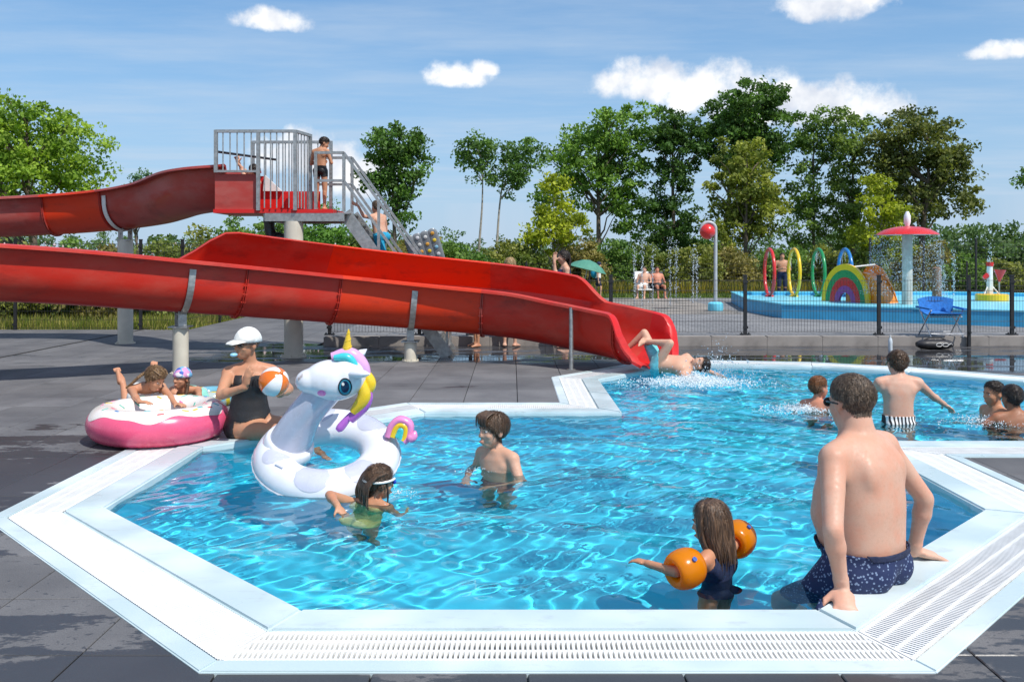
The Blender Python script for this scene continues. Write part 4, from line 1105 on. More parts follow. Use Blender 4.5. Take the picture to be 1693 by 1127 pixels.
for k, (px, top, Y, w) in enumerate([(-60, 385, 22.6, 170), (35, 398, 22.2, 130), (110, 392, 22.8, 130), (190, 388, 22.2, 130), (262, 392, 23, 110), (330, 372, 24, 110), (395, 350, 28, 100), (450, 345, 31, 80)]):
    c = MIX[k % 4] if k < 6 else MIX[2]
    shrub(px, top, Y, w, ['wild meadow shrub behind the tall fence, %s' % d for d in ('left of the meadow gap', 'under the long upper chute', 'under the chute seam', 'left of the cream support post', 'right of the cream support post', 'with spiky tops under the platform tub', 'bright green under the platform tub', 'bright green beside the black drain pipe')][k], c[0], c[1], 40 + k, 'wild shrubs behind the tall fence', 110, 55, .12, cr=.32)
HLS = ['', 'low olive shrub right of the rounded conifer bush', 'dense olive hedge shrub behind the dotted air mattress', 'hedge shrub at the foot of the straight slender tree', 'dark hedge shrub at the foot of the leaning slender tree', 'hedge shrub just left of the young yellow tree by the slide', 'hedge shrub behind the green parasol', 'broad shrub behind the walker with the backpack', 'dark shrub behind the jets nearest the ball pole', 'shrub behind the two sunbathers', 'shrub right behind the red ball pole', 'shrub behind the red and yellow spray rings', 'shrub behind the green spray ring', 'low shrub behind the blue spray ring', 'big shrub right behind the mushroom fountain', 'low shrub behind the lone jet by the brown post', 'shrub behind the white water toy']
for k, (px, top, Y, w) in enumerate([(545, 330, 33, 100), (590, 372, 36, 80), (690, 385, 38, 110), (760, 392, 40, 110), (830, 398, 42, 100), (880, 405, 42, 90), (960, 392, 44, 110), (1010, 385, 45, 90), (1150, 398, 46, 110), (1080, 400, 46, 90), (1200, 405, 46, 80), (1290, 400, 47, 100), (1370, 405, 47, 90), (1430, 415, 44, 70), (1540, 400, 44, 100), (1590, 420, 42, 70), (1660, 425, 42, 90)]):
    c = MIX[(k * 3 + 1) % 4]
    if k == 0: shrub(px, top, Y, w, 'rounded fresh green conifer bush right of the platform column', (0.03, 0.07, 0.012), (0.075, 0.14, 0.025), 60, 'hedge shrubs', 150, 60, .12); continue
    shrub(px, top, Y, w, HLS[k], c[0], c[1], 60 + k, 'hedge shrubs', 110, 55, .17, cr=.45)
# far wood: too far away to tell its trees apart
rng = np.random.RandomState(90); fl = []
for k in range(26): fl.append((66 + rng.uniform(-1, 1) * 12, 112 + rng.uniform(-5, 5), rng.uniform(1.0, 3.9), rng.uniform(2.5, 4.0), 3.5, rng.uniform(1.8, 2.6)))
for k in range(60): fl.append((rng.uniform(-110, 90), 170 + rng.uniform(-12, 12), rng.uniform(0.5, 4.0), rng.uniform(5, 9), 5, rng.uniform(2.5, 4.0)))
me, cc = foliage('far_wood', fl, 2400, 34, 1.3, .55, (0.030, 0.055, 0.022), (0.06, 0.09, 0.035), rng); o = link('far_wood', me); o['kind'] = 'stuff'; tag(o, 'distant band of woodland on the horizon', 'woodland')
# grass: meadow behind the tall fence, verge, and strip behind the lawn
def blades(name, region, n, h0, h1, w, cols, seed, z=-0.09, parent=None):
    rng = np.random.RandomState(seed); pts = region(rng, n); n = len(pts); hgt = rng.uniform(h0, h1, n); an = rng.uniform(0, 6.28, n); le = rng.normal(size=(n, 2)) * .22
    b = np.stack([pts[:, 0], pts[:, 1], np.full(n, z)], -1); dx = np.stack([np.cos(an), np.sin(an), np.zeros(n)], -1) * (w * rng.uniform(.6, 1.4, n))[:, None]
    tip = b + np.stack([le[:, 0] * hgt, le[:, 1] * hgt, hgt], -1); mid = b + (tip - b) * .55 - np.stack([le[:, 0] * hgt * .15, le[:, 1] * hgt * .15, np.zeros(n)], -1)
    v = np.stack([b - dx, b + dx, mid + dx * .8, mid - dx * .8, tip], 1); me = bpy.data.meshes.new(name); me.vertices.add(n * 5); me.vertices.foreach_set('co', v.ravel())
    li = np.empty((n, 7), np.int32); o5 = np.arange(n)[:, None] * 5; li[:, :4] = o5 + np.array([0, 1, 2, 3]); li[:, 4:] = o5 + np.array([3, 2, 4])
    me.loops.add(n * 7); me.loops.foreach_set('vertex_index', li.ravel()); ls = np.empty((n, 2), np.int32); ls[:, 0] = np.arange(n) * 7; ls[:, 1] = ls[:, 0] + 4
    me.polygons.add(n * 2); me.polygons.foreach_set('loop_start', ls.ravel()); me.update(calc_edges=True); me.validate()
    c = np.array(cols)[rng.randint(0, len(cols), n)] * rng.uniform(.7, 1.3, (n, 1)); at_ = me.color_attributes.new('tint', 'FLOAT_COLOR', 'POINT')
    q = np.ones((n, 5, 4)); q[:, :, :3] = c[:, None]; at_.data.foreach_set('color', q.ravel()); me.materials.append(M_LEAF)
    o = link(name, me, None, parent); o['kind'] = 'stuff'; return o
GC = [(0.20, 0.25, 0.04), (0.32, 0.32, 0.07), (0.46, 0.40, 0.12), (0.14, 0.20, 0.03)]
o = blades('meadow_grass', lambda r_, n: np.stack([r_.uniform(-16, -7.35, n), 19.85 + 3.2 * r_.uniform(0, 1, n) ** 1.3], -1), 16000, .10, .40, .007, GC, 1); tag(o, 'tall yellow green meadow grass behind the tall fence', 'grass')
o = blades('verge_grass', lambda r_, n: np.stack([r_.uniform(-7.15, -3.6, n) * 0 + -7.2 - r_.uniform(0, .9, n) , r_.uniform(19.6, 30, n)], -1), 3000, .1, .35, .007, GC, 2); tag(o, 'grass verge beside the side path', 'grass')
o = blades('lawn_grass', lambda r_, n: np.stack([r_.uniform(-2, 24, n), r_.uniform(31.6, 41, n)], -1), 16000, .05, .14, .012, [(0.10, 0.16, 0.02), (0.14, 0.19, 0.03), (0.08, 0.13, 0.02)], 3); tag(o, 'short mown lawn behind the spray pad', 'grass')
o = blades('wildflower_strip', lambda r_, n: np.stack([r_.uniform(-4, 28, n), r_.uniform(41, 44, n)], -1), 14000, .2, .65, .016, [(0.10, 0.12, 0.02), (0.22, 0.20, 0.04), (0.34, 0.28, 0.05), (0.09, 0.11, 0.02), (0.40, 0.30, 0.03)], 4); tag(o, 'dry wildflower strip in front of the hedge', 'grass')
pts = []; rng = np.random.RandomState(17)
for k in range(260):
    pts.append((rng.uniform(-15, -4.2), rng.uniform(23, 25.5), rng.uniform(.9, 2.0)))
o = drops(pts, .025, .05, 'meadow_flowers', None, paint('pale_flower', (0.55, 0.42, 0.42), 0.8, var=.2)); tag(o, 'pale pink flower heads scattered in the wild meadow', 'flowers')
# ------------------------------------------------------------------ people
def mat_skin(name, c, red=0.12):
    t = NT(name); p = t.obj()
    n = t.noise(9, 5, p); n2 = t.noise(60, 3, p)
    c2 = (min(1, c[0] * 1.05), c[1] * (1 - red), c[2] * (1 - red * 1.4))
    cc = t.mix(t.ramp(n, 0.35, 0.7), c, c2)
    cc = t.mix(t.ramp(t.noise(3.2, 4, p), 0.42, 0.68, 0, 0.55), cc, (c[0] * .96, c[1] * .80, c[2] * .72))
    cc = t.mix(t.ramp(n2, 0.50, 0.72, 0, 0.30), cc, tuple(v * 0.78 for v in c)); cc = t.mix(t.ramp(t.noise(210, 2, p), 0.60, 0.75, 0, 0.30), cc, (c[0] * .72, c[1] * .55, c[2] * .45))
    b = t.bsdf(cc, t.ramp(n2, 0.3, 0.7, 0.42, 0.66), 0.0, t.bump(t.math('ADD', t.noise(150, 3, p), t.math('MULTIPLY', t.noise(22, 3, p), 1.2)), 0.22, 0.003))
    b.inputs['Subsurface Weight'].default_value = 0.06; b.inputs['Subsurface Radius'].default_value = (0.012, 0.005, 0.003); b.inputs['Subsurface Scale'].default_value = 0.6
    b.inputs['Specular IOR Level'].default_value = 0.4
    return t.done(b)
SK_FAIR = mat_skin('skin_fair', (0.61, 0.375, 0.265)); SK_PINK = mat_skin('skin_pink', (0.62, 0.385, 0.285), .16)
SK_TAN = mat_skin('skin_tanned', (0.52, 0.27, 0.16)); SK_BROWN = mat_skin('skin_brown', (0.34, 0.155, 0.085)); SK_RED = mat_skin('skin_ruddy', (0.56, 0.25, 0.16))
def mat_hair(name, c, c2):
    t = NT(name); p = t.obj()
    n = t.noise(34, 3, t.scale(p, 3.2, 3.2, 0.35), 0.6, 0.4); n2 = t.noise(5, 3, p)
    cc = t.mix(t.ramp(n, 0.38, 0.66), c, c2); cc = t.mix(t.ramp(n2, 0.4, 0.8, 0, .4), cc, tuple(v * .6 for v in c))
    b = t.bsdf(cc, 0.42, 0.0, t.bump(n, 0.9, 0.006)); b.inputs['Specular IOR Level'].default_value = 0.5
    return t.done(b)
HR_DARK = mat_hair('hair_dark', (0.018, 0.012, 0.010), (0.06, 0.04, 0.03)); HR_BROWN = mat_hair('hair_brown', (0.05, 0.026, 0.013), (0.16, 0.09, 0.05))
HR_GREY = mat_hair('hair_greybrown', (0.055, 0.036, 0.024), (0.22, 0.155, 0.105)); HR_LIGHT = mat_hair('hair_light_brown', (0.10, 0.05, 0.02), (0.30, 0.18, 0.08))
HR_BLOND = mat_hair('hair_blond', (0.30, 0.19, 0.08), (0.62, 0.46, 0.24)); HR_GING = mat_hair('hair_ginger', (0.12, 0.04, 0.012), (0.30, 0.12, 0.04))
def cloth(name, c, rough=.8, var=.15): return paint('cloth_' + name, c, rough, var=var, vscale=22, bump=0.25, bscale=120)
def mat_pattern(name, base, spot, scale, thr, kind='VORONOI'):
    t = NT(name); p = t.obj()
    if kind == 'STRIPE':
        w = t.N('ShaderNodeTexWave'); t.L(p, w.inputs['Vector']); w.inputs['Scale'].default_value = scale; w.inputs['Distortion'].default_value = 2.0; w.bands_direction = 'X'; f = t.ramp(w.outputs['Fac'], .47, .53)
    else:
        v = t.N('ShaderNodeTexVoronoi'); t.L(p, v.inputs['Vector']); v.inputs['Scale'].default_value = scale; f = t.ramp(v.outputs['Distance'], thr, thr + .06, 1, 0)
    return t.done(t.bsdf(t.mix(f, base, spot), .7, 0, t.bump(t.noise(90, 2, p), .2, .004)))
C_NAVYFLORAL = mat_pattern('navy_floral', (0.010, 0.022, 0.085), (0.20, 0.27, 0.42), 58, .27); C_ZEBRA = mat_pattern('zebra_stripe', (0.75, 0.74, 0.72), (0.012, 0.012, 0.014), 9, 0, 'STRIPE')
C_BLACK = cloth('black', (0.014, 0.013, 0.015), .6); C_NAVY = cloth('navy', (0.012, 0.02, 0.06)); C_AQUA = cloth('aqua', (0.16, 0.55, 0.60)); C_BLUE = cloth('bright_blue', (0.01, 0.30, 0.50)); C_WHITE = cloth('white', (0.78, 0.77, 0.73)); C_YEL = cloth('yellow_green', (0.50, 0.55, 0.12)); C_MINT = cloth('mint', (0.25, 0.60, 0.50))
M_EYEW = paint('eye_white', (0.75, 0.73, 0.70), .2); M_IRIS = paint('iris_dark', (0.025, 0.018, 0.012), .12); M_LIP = paint('lip', (0.42, 0.13, 0.10), .4); M_BROW = paint('brow_hair', (0.05, 0.028, 0.015), .7); M_LENS = paint('dark_lens', (0.008, 0.008, 0.01), .06, coat=.6)
M_NAIL = paint('nail', (0.66, 0.42, 0.34), .3)

BODY = {
 'heavy': [(-.12, .058, .056, 0), (0, .090, .078, -.004), (.14, .104, .090, .008), (.34, .110, .100, .020), (.54, .110, .095, .014), (.72, .108, .084, .004), (.86, .104, .068, -.002), (.95, .078, .052, -.004), (1.0, .050, .044, 0)],
 'child': [(-.12, .050, .050, 0), (0, .080, .060, -.002), (.22, .077, .056, .002), (.45, .074, .053, .002), (.65, .082, .056, .002), (.82, .088, .053, 0), (.93, .066, .044, -.002), (1.0, .040, .038, 0)],
 'chubby': [(-.12, .056, .056, 0), (0, .090, .070, 0), (.22, .092, .070, .006), (.45, .088, .066, .006), (.65, .092, .066, .004), (.82, .096, .060, 0), (.93, .072, .048, -.002), (1.0, .044, .040, 0)],
 'woman': [(-.12, .064, .060, 0), (0, .102, .078, -.006), (.12, .103, .076, -.002), (.30, .086, .064, .002), (.46, .078, .058, .002), (.65, .087, .062, .004), (.82, .092, .055, 0), (.93, .068, .044, -.002), (1.0, .038, .036, 0)],
 'male': [(-.12, .058, .055, 0), (0, .090, .068, -.002), (.22, .086, .064, .002), (.45, .085, .062, .002), (.65, .096, .066, .002), (.82, .104, .060, 0), (.93, .076, .048, -.002), (1.0, .046, .042, 0)]}
def V(*a): return Vector(a)
def nrm(v): v = Vector(v); return v.normalized() if v.length > 1e-8 else Vector((0, 0, 1))
def ik(s, target, l1, l2, pole):
    d = target - s; D = d.length; u = d / D
    D = min(D, (l1 + l2) * .999); a = (l1 * l1 - l2 * l2 + D * D) / (2 * D); hh = math.sqrt(max(0, l1 * l1 - a * a))
    p = Vector(pole) - u * Vector(pole).dot(u); p = nrm(p); e = s + u * a + p * hh
    return e, s + u * D
def human(label, h, pelvis, fwd, base_z=None, body='child', headk=1.25, skin=SK_FAIR, pose=None, hair=None, hair_mat=HR_BROWN, clothes=(), voxel=.0045, group=None, face=True, arm_k=1.0, leg_k=1.0, limb=1.0, smooth=5, hair_th=.07, big_smooth=14, strands=2600):
    ps = pose or {}; pelvis = Vector(pelvis); f = nrm((fwd[0], fwd[1], 0)); r = V(f.y, -f.x, 0); Z = V(0, 0, 1)
    loc = lambda v: nrm(r * v[0] + f * v[1] + Z * v[2])
    wd = lambda key, dflt: loc(ps[key]) if key in ps else loc(dflt)
    T1 = wd('t1', (0, 0, 1)); T2 = wd('t2', ps.get('t1', (0, 0, 1))); hx = wd('hx', (1, 0, 0)); sx = wd('sx', ps.get('hx', (1, 0, 0)))
    tl = .29 * h; waist = pelvis + T1 * tl * .42; neckb = waist + T2 * tl * .58
    segs = []; mb = MB()
    # torso loft
    rings = []; prof = BODY[body]; K = 22
    for i in range(K + 1):
        t = -.12 + 1.12 * i / K
        for a, b in zip(prof[:-1], prof[1:]):
            if a[0] <= t <= b[0] + 1e-6: break
        k = (t - a[0]) / (b[0] - a[0]); k = k * k * (3 - 2 * k); w, d, o = [(a[j] + (b[j] - a[j]) * k) * h for j in (1, 2, 3)]
        if t < .42: c = pelvis.lerp(waist, t / .42)
        else: c = waist.lerp(neckb, (t - .42) / .58)
        m = smooth01((t - .2) / .5); up = nrm(T1.lerp(T2, m)); lat = nrm(hx.lerp(sx, m)); fw = nrm(up.cross(lat)); lat = nrm(fw.cross(up)); c = c + fw * o
        rings.append([c + lat * (w * math.copysign(abs(math.cos(an)) ** .85, math.cos(an))) + fw * (d * math.copysign(abs(math.sin(an)) ** .85, math.sin(an))) for an in [2 * math.pi * j / 28 for j in range(28)]])
    mb.loft(rings); segs.append(('torso', pelvis, neckb, .08 * h, .07 * h))
    fwT = nrm(T2.cross(sx)); fwP = nrm(T1.cross(hx))
    shw = {'heavy': .116, 'child': .098, 'chubby': .104, 'woman': .098, 'male': .114}[body] * h
    sh_c = neckb - T2 * .030 * h
    J = {}
    hb = h * limb
    for s, S in ((1, 'r'), (-1, 'l')):
        shp = sh_c + sx * (s * shw) - T2 * .012 * h + loc(ps.get(S + 'shrug', (0, 0, 1))) * ps.get(S + 'shrug_k', 0) * h
        J[S + 'sh'] = shp; ua, fa = .165 * h * arm_k, .145 * h * arm_k
        mb.capsule(neckb - T2 * .018 * h + sx * (s * .028 * h), shp + T2 * .004 * h, .032 * hb, .034 * hb)
        mb.ellipsoid(shp, (.036 * hb, .036 * hb, .038 * hb))
        mb.capsule(sh_c + sx * s * shw * .55 - T2 * .06 * h, shp - T2 * .015 * h, .040 * hb, .030 * hb)
        if S + 'hand' in ps:
            tg, pole = ps[S + 'hand']; el, wr = ik(shp, Vector(tg), ua, fa, Vector(pole))
        else:
            el = shp + wd(S + 'u', (.12 * s, 0, -1)) * ua; wr = el + wd(S + 'f', (.05 * s, .15, -1)) * fa
        J[S + 'el'] = el; J[S + 'wr'] = wr; ud = nrm(el - shp); fd = nrm(wr - el)
        mb.capsule(shp, el, .0315 * hb, .0235 * hb); mb.ellipsoid(shp.lerp(el, .45), (.029 * hb,) * 3)
        mb.capsule(el, wr, .0245 * hb, .0165 * hb); mb.ellipsoid(el.lerp(wr, .28), (.0265 * hb,) * 3)
        segs += [('arm', shp, el, .03 * h, .024 * h), ('forearm', el, wr, .024 * h, .016 * h)]
        hd = nrm(ps[S + 'hdir']) if S + 'hdir' in ps else fd
        pn = nrm(ps[S + 'palm']) if S + 'palm' in ps else nrm(fwT * -0.2 - sx * s)
        pn = nrm(pn - hd * pn.dot(hd)); side = hd.cross(pn) * (1 if S == 'r' else -1)      # thumb side
        hk = ps.get('handk', 1.0) * h; curl = ps.get(S + 'curl', .35); spr = ps.get(S + 'spread', .10)
        mb.capsule(wr - hd * .004 * hk, wr + hd * .030 * hk, .0145 * hk, .0165 * hk, 1.0, .75, pn); mb.capsule(wr + hd * .022 * hk, wr + hd * .050 * hk, .0155 * hk, .0145 * hk, 1.55, .72, pn)
        for q, (off, ln) in enumerate(((1.5, .040), (.5, .046), (-.5, .043), (-1.5, .034))):
            b = wr + hd * (.056 - .003 * abs(off - .2)) * hk + side * off * .0125 * hk; dd = nrm(hd + side * off * spr); pr = .0058 * hk
            for sg in range(3):
                dd = nrm(dd + pn * curl * (.5 if sg == 0 else 1)); e = b + dd * ln * hk * (.42, .32, .26)[sg]; mb.capsule(b, e, pr, pr * .92, n=8, cap=2); b = e; pr *= .92
        b = wr + hd * .014 * hk + side * .016 * hk; dd = nrm(hd * .62 + side * .75 + pn * .25); e = b + dd * .030 * hk; mb.capsule(b, e, .0085 * hk, .0072 * hk, n=8, cap=2)
        dd = nrm(dd + hd * .5 + pn * .1); mb.capsule(e, e + dd * .024 * hk, .0072 * hk, .0058 * hk, n=8, cap=2)
        segs.append(('hand', wr, wr + hd * .08 * hk, .02 * h, .012 * h))
    hw = .052 * h if body != 'woman' else .056 * h
    for s, S in ((1, 'r'), (-1, 'l')):
        hip = pelvis + hx * (s * hw) - T1 * .010 * h; th_, sh_ = .245 * h * leg_k, .240 * h * leg_k; J[S + 'hip'] = hip
        if S + 'foot_at' in ps:
            tg, pole = ps[S + 'foot_at']; kn, an_ = ik(hip, Vector(tg), th_, sh_, Vector(pole))
        else:
            kn = hip + wd(S + 't', (.03 * s, .02, -1)) * th_; an_ = kn + wd(S + 's', (0, -.03, -1)) * sh_
        J[S + 'kn'] = kn; J[S + 'an'] = an_; k0 = {'heavy': .060, 'woman': .062, 'chubby': .054}.get(body, .049)
        mb.capsule(hip, kn, k0 * hb, .036 * hb); mb.ellipsoid(hip - fwP * .012 * h + nrm(kn - hip) * .01 * h, (k0 * hb * .98,) * 3)
        mb.capsule(kn, an_, .034 * hb, .021 * hb); dn = nrm(an_ - kn); back = nrm(-fwP if abs(dn.z) > .6 else dn.cross(hx) * (1 if dn.cross(hx).z < 0 else -1))
        mb.capsule(kn + dn * .04 * h + back * .008 * h, kn + dn * .13 * h + back * .006 * h, .030 * hb, .026 * hb)
        ft = nrm(ps[S + 'toe']) if S + 'toe' in ps else nrm(fwP * 1.0 + hx * s * .25 - V(0, 0, fwP.z)); dn2 = nrm(dn - ft * dn.dot(ft))
        heel = an_ + dn2 * .022 * h - ft * .022 * h; ball = an_ + dn2 * .028 * h + ft * .075 * h
        mb.capsule(heel, ball, .0215 * hb, .0185 * hb, 1.25, .82, dn2); mb.capsule(an_, an_ + dn2 * .018 * h + ft * .045 * h, .022 * hb, .017 * hb)
        for q in range(5): mb.capsule(ball + hx * ((q - 2) * .0098 * h), ball + hx * ((q - 2) * .0105 * h) + ft * (.030 - .003 * abs(q - (1 if s > 0 else 3))) * h + dn2 * .006 * h, .0085 * h, .0065 * h, n=8, cap=2)
        segs += [('thigh', hip, kn, k0 * h, .036 * h), ('shin', kn, an_, .034 * h, .021 * h), ('foot', heel, ball, .022 * h, .02 * h)]
    if body == 'woman':
        for s in (-1, 1): mb.ellipsoid(neckb - T2 * .085 * h + sx * (s * .042 * h) + fwT * .048 * h, (.038 * h, .034 * h, .036 * h))
    else:
        for s in (-1, 1):
            mb.ellipsoid(neckb - T2 * .075 * h + sx * (s * .045 * h) + fwT * (.036 * h if body != 'heavy' else .056 * h), (.044 * h, .022 * h, .032 * h), Matrix((sx, fwT, T2)).transposed())
            mb.ellipsoid(neckb - T2 * .085 * h + sx * (s * .055 * h) - fwT * (.040 * h if body != 'heavy' else .058 * h), (.034 * h, .018 * h, .044 * h), Matrix((sx, fwT, T2)).transposed())
    for s in (-1, 1): mb.ellipsoid(pelvis + hx * (s * .042 * h) - fwP * .045 * h - T1 * .008 * h, (.046 * h, .040 * h, .046 * h))
    # neck and head
    hf = nrm(ps['hf']) if 'hf' in ps else f; hu = nrm(ps['hu']) if 'hu' in ps else nrm(T2 * .5 + Z * .5); hu = nrm(hu - hf * hu.dot(hf)); hr = hf.cross(hu)
    hh = .133 * h * headk; nd = nrm(ps['neck']) if 'neck' in ps else nrm(T2 * .6 + hu * .5 + hf * .15); nl = ps.get('neck_len', .030) * h
    ntop = neckb + nd * nl; HO = ntop - hu * .17 * hh + hf * .10 * hh
    HM = Matrix((hr, hf, hu)).transposed(); hp = lambda x, y, z: HO + HM @ Vector((x * hh, y * hh, z * hh))
    nr = {'heavy': .040, 'male': .035, 'woman': .028}.get(body, .029) * h
    mb.capsule(neckb - nd * .03 * h, hp(0, -.06, .30), nr * 1.12, nr)
    E = lambda c, q: mb.ellipsoid(hp(*c), tuple(v * hh for v in q), HM, 20, 14)
    E((0, -.04, .64), (.335, .41, .36)); E((0, .12, .40), (.275, .265, .36)); E((0, .175, .15), (.17, .165, .14)); E((0, .315, .565), (.20, .075, .055))
    E((0, .36, .215), (.085, .055, .03)); E((0, .355, .165), (.075, .055, .03))
    for s in (-1, 1):
        E((.335 * s, -.03, .46), (.045, .085, .125)); E((.17 * s, .235, .375), (.09, .10, .09))
    mb.capsule(hp(0, .355, .52), hp(0, .435, .37), .032 * hh, .052 * hh, n=10, cap=3)
    for s in (-1, 1): mb.ellipsoid(hp(.045 * s, .395, .355), (.035 * hh,) * 3)
    segs.append(('head', HO, hp(0, 0, 1), .3 * hh, .3 * hh)); segs.append(('neck', neckb, hp(0, -.05, .25), nr, nr))
    # fuse to one surface
    bz = base_z if base_z is not None else min(J['lan'].z, J['ran'].z)
    org = V(pelvis.x, pelvis.y, bz); raw = mb.mesh('tmp'); raw.transform(Matrix.Translation(-org)); o = link('tmp', raw)
    md = o.modifiers.new('r', 'REMESH'); md.mode = 'VOXEL'; md.voxel_size = voxel * h; md.use_smooth_shade = True
    m2 = o.modifiers.new('s', 'SMOOTH'); m2.factor = .5; m2.iterations = smooth
    dg = bpy.context.evaluated_depsgraph_get(); dg.update(); me = bpy.data.meshes.new_from_object(o.evaluated_get(dg)); bpy.data.objects.remove(o)
    me.materials.clear(); me.materials.append(skin); me.name = 'body'; shade(me, 180)
    root = empty('person', org); tag(root, label, 'person', group)
    bo = link('body', me, None, root); bo.cycles.is_caustics_receiver = True
    n = len(me.vertices); co = np.empty(n * 3); me.vertices.foreach_get('co', co); co = co.reshape(-1, 3) + np.array(org)
    no = np.empty(n * 3); me.vertices.foreach_get('normal', no); no = no.reshape(-1, 3)
    # nearest bone per vertex
    best = np.full(n, 1e9); bid = np.zeros(n, int); bt = np.zeros(n)
    for i, (nm, a, b, ra, rb) in enumerate(segs):
        a = np.array(a); b = np.array(b); d = b - a; t = np.clip(((co - a) @ d) / (d @ d), 0, 1); dist = np.linalg.norm(co - a - t[:, None] * d, axis=1) / (ra + (rb - ra) * t)
        u = dist < best; best[u] = dist[u]; bid[u] = i; bt[u] = t[u]
    names = np.array([s_[0] for s_ in segs])[bid]
    for (nm, a, b, ra, rb) in segs:
        if nm in ('hand', 'forearm'):
            a = np.array(a); b = np.array(b); d = b - a; t = np.clip(((co - a) @ d) / (d @ d), 0, 1.25 if nm == 'hand' else 1); names[np.linalg.norm(co - a - t[:, None] * d, axis=1) < (.030 if nm == 'hand' else .0235) * h] = nm
    # even out the large forms; hands, feet and head keep their detail
    ne = len(me.edges); ed = np.empty(ne * 2, np.int32); me.edges.foreach_get('vertices', ed); ed = ed.reshape(-1, 2); deg = np.bincount(ed.ravel(), minlength=n)[:, None]
    wgt = np.where(np.isin(names, ('torso', 'arm', 'neck', 'thigh', 'shin', 'forearm')), .5, 0.0)[:, None]; wgt[(names == 'neck') & (best > 3)] = 0
    for _ in range(big_smooth):
        av = np.zeros((n, 3))
        for c_ in range(3): av[:, c_] = np.bincount(ed[:, 0], co[ed[:, 1], c_], n) + np.bincount(ed[:, 1], co[ed[:, 0], c_], n)
        co = co + wgt * (av / deg - co)
    me.vertices.foreach_set('co', (co - np.array(org)).ravel()); me.update(); me.vertices.foreach_get('normal', no_ := np.empty(n * 3)); no = no_.reshape(-1, 3)
    # torso parameter measured straight along the spine for every vertex
    def spine_t():
        a = np.array(pelvis); w_ = np.array(waist); b = np.array(neckb); t1 = (co - a) @ np.array(T1) / np.linalg.norm(w_ - a) * .42; t2 = .42 + (co - w_) @ np.array(T2) / np.linalg.norm(b - w_) * .58
        return np.where(t1 < .42, t1, np.maximum(.42, t2))
    st = spine_t(); front = (co - np.array(waist)) @ np.array(fwT)
    me.calc_loop_triangles(); polys = [tuple(p.vertices) for p in me.polygons]
    def shell(mask, name, mat, off, edge=None, parent=None, thick=None):
        fs = [p for p in polys if all(mask[i] for i in p)]
        if not fs: return None
        used = sorted({i for p in fs for i in p}); mp = {v: k for k, v in enumerate(used)}; ecount = {}
        for p in fs:
            for a, b in zip(p, p[1:] + p[:1]): ecount[(min(a, b), max(a, b))] = ecount.get((min(a, b), max(a, b)), 0) + 1
        bd = {v for e, c in ecount.items() if c == 1 for v in e}
        vs = []
        for v in used:
            o_ = off(v) if callable(off) else off
            if v in bd and edge is not None: o_ = edge
            vs.append(co[v] - np.array(org) + no[v] * o_)
        m = bpy.data.meshes.new(name); m.from_pydata([tuple(q) for q in vs], [], [tuple(mp[i] for i in p) for p in fs]); m.update(); shade(m, 180)
        ob = link(name, m, mat, parent or root); ob.cycles.is_caustics_receiver = True
        if thick: sm = ob.modifiers.new('t', 'SOLIDIFY'); sm.thickness = thick; sm.offset = -1
        return ob
    hl = (co - np.array(HO)) @ np.array(HM) / hh     # head-local coordinates
    is_head = (hl[:, 2] > 0) & (hl[:, 2] < 1.3) & (np.abs(hl[:, 0]) < .5) & (np.abs(hl[:, 1]) < .62) & ~np.isin(names, ('hand', 'forearm', 'arm'))
    if hair:
        lo, hi = {'short': (.20, .80), 'bowl': (.16, .72), 'long': (.10, .80), 'swept': (.22, .84), 'balding': (.33, .80)}.get(hair, (.2, .8))
        line = lo + (hi - lo) * np.clip((hl[:, 1] + .30) / .66, 0, 1) ** (1.0 if hair != 'bowl' else 1.5)
        ear = (np.abs(hl[:, 0]) > .30) & (hl[:, 1] > -.14) & (hl[:, 1] < .08) & (hl[:, 2] < .60)
        mask = is_head & (hl[:, 2] > line) & (~ear if hair not in ('long',) else True)
        if hair == 'balding': pass
        nz = np.array([mnoise.noise(Vector(q) * 9) + .6 * mnoise.noise(Vector((q[0] * 30, q[1] * 30, q[2] * 9))) for q in hl]) if mask.any() else None
        hmask = mask; th = hair_th * hh; ho = shell(mask, 'hair', hair_mat, lambda v: th * (.65 + .55 * nz[v]) * min(1, .10 + (hl[v, 2] - line[v]) * 4), -.012 * hh)
        # fine strands combed away from the crown, rooted all over the scalp
        cand = np.nonzero(hmask)[0]
        if len(cand) and strands:
            rg_ = np.random.RandomState(len(cand)); ns = strands; ii = cand[rg_.randint(0, len(cand), ns)]; crown = np.array(hp(.04, -.18, 1.02)); HMn = np.array(HM)
            nn = no[ii]; rad_ = co[ii] - crown; rad_ = rad_ - (rad_ * nn).sum(1, keepdims=True) * nn; rad_ /= np.linalg.norm(rad_, axis=1, keepdims=True) + 1e-9
            dn_ = -np.array(hu) + .0 * nn; tgt = rad_ * .9 + dn_ * (.25 if hair not in ('long',) else .9) + rg_.normal(size=(ns, 3)) * .22; tgt = tgt - (tgt * nn).sum(1, keepdims=True) * nn; tgt /= np.linalg.norm(tgt, axis=1, keepdims=True) + 1e-9
            edge_ = np.clip((hl[ii, 2] - line[ii]) * 4, .12, 1)[:, None]; ln_ = hh * rg_.uniform(.10, .24, (ns, 1)) * (.5 if hair in ('short', 'balding') else 1) * (.5 + .5 * edge_); root_ = co[ii] - np.array(org) + nn * (th * .45 * edge_)
            sd_ = np.cross(tgt, nn) * hh * .0050 * rg_.uniform(.6, 1.5, (ns, 1)); m_ = root_ + tgt * ln_ * .55 + nn * (th * .50 * edge_ + hh * .012); t_ = root_ + tgt * ln_ + nn * (th * .25 * edge_)
            vv = np.stack([root_ - sd_, root_ + sd_, m_ + sd_ * .8, m_ - sd_ * .8, t_], 1).reshape(-1, 3); ff = []
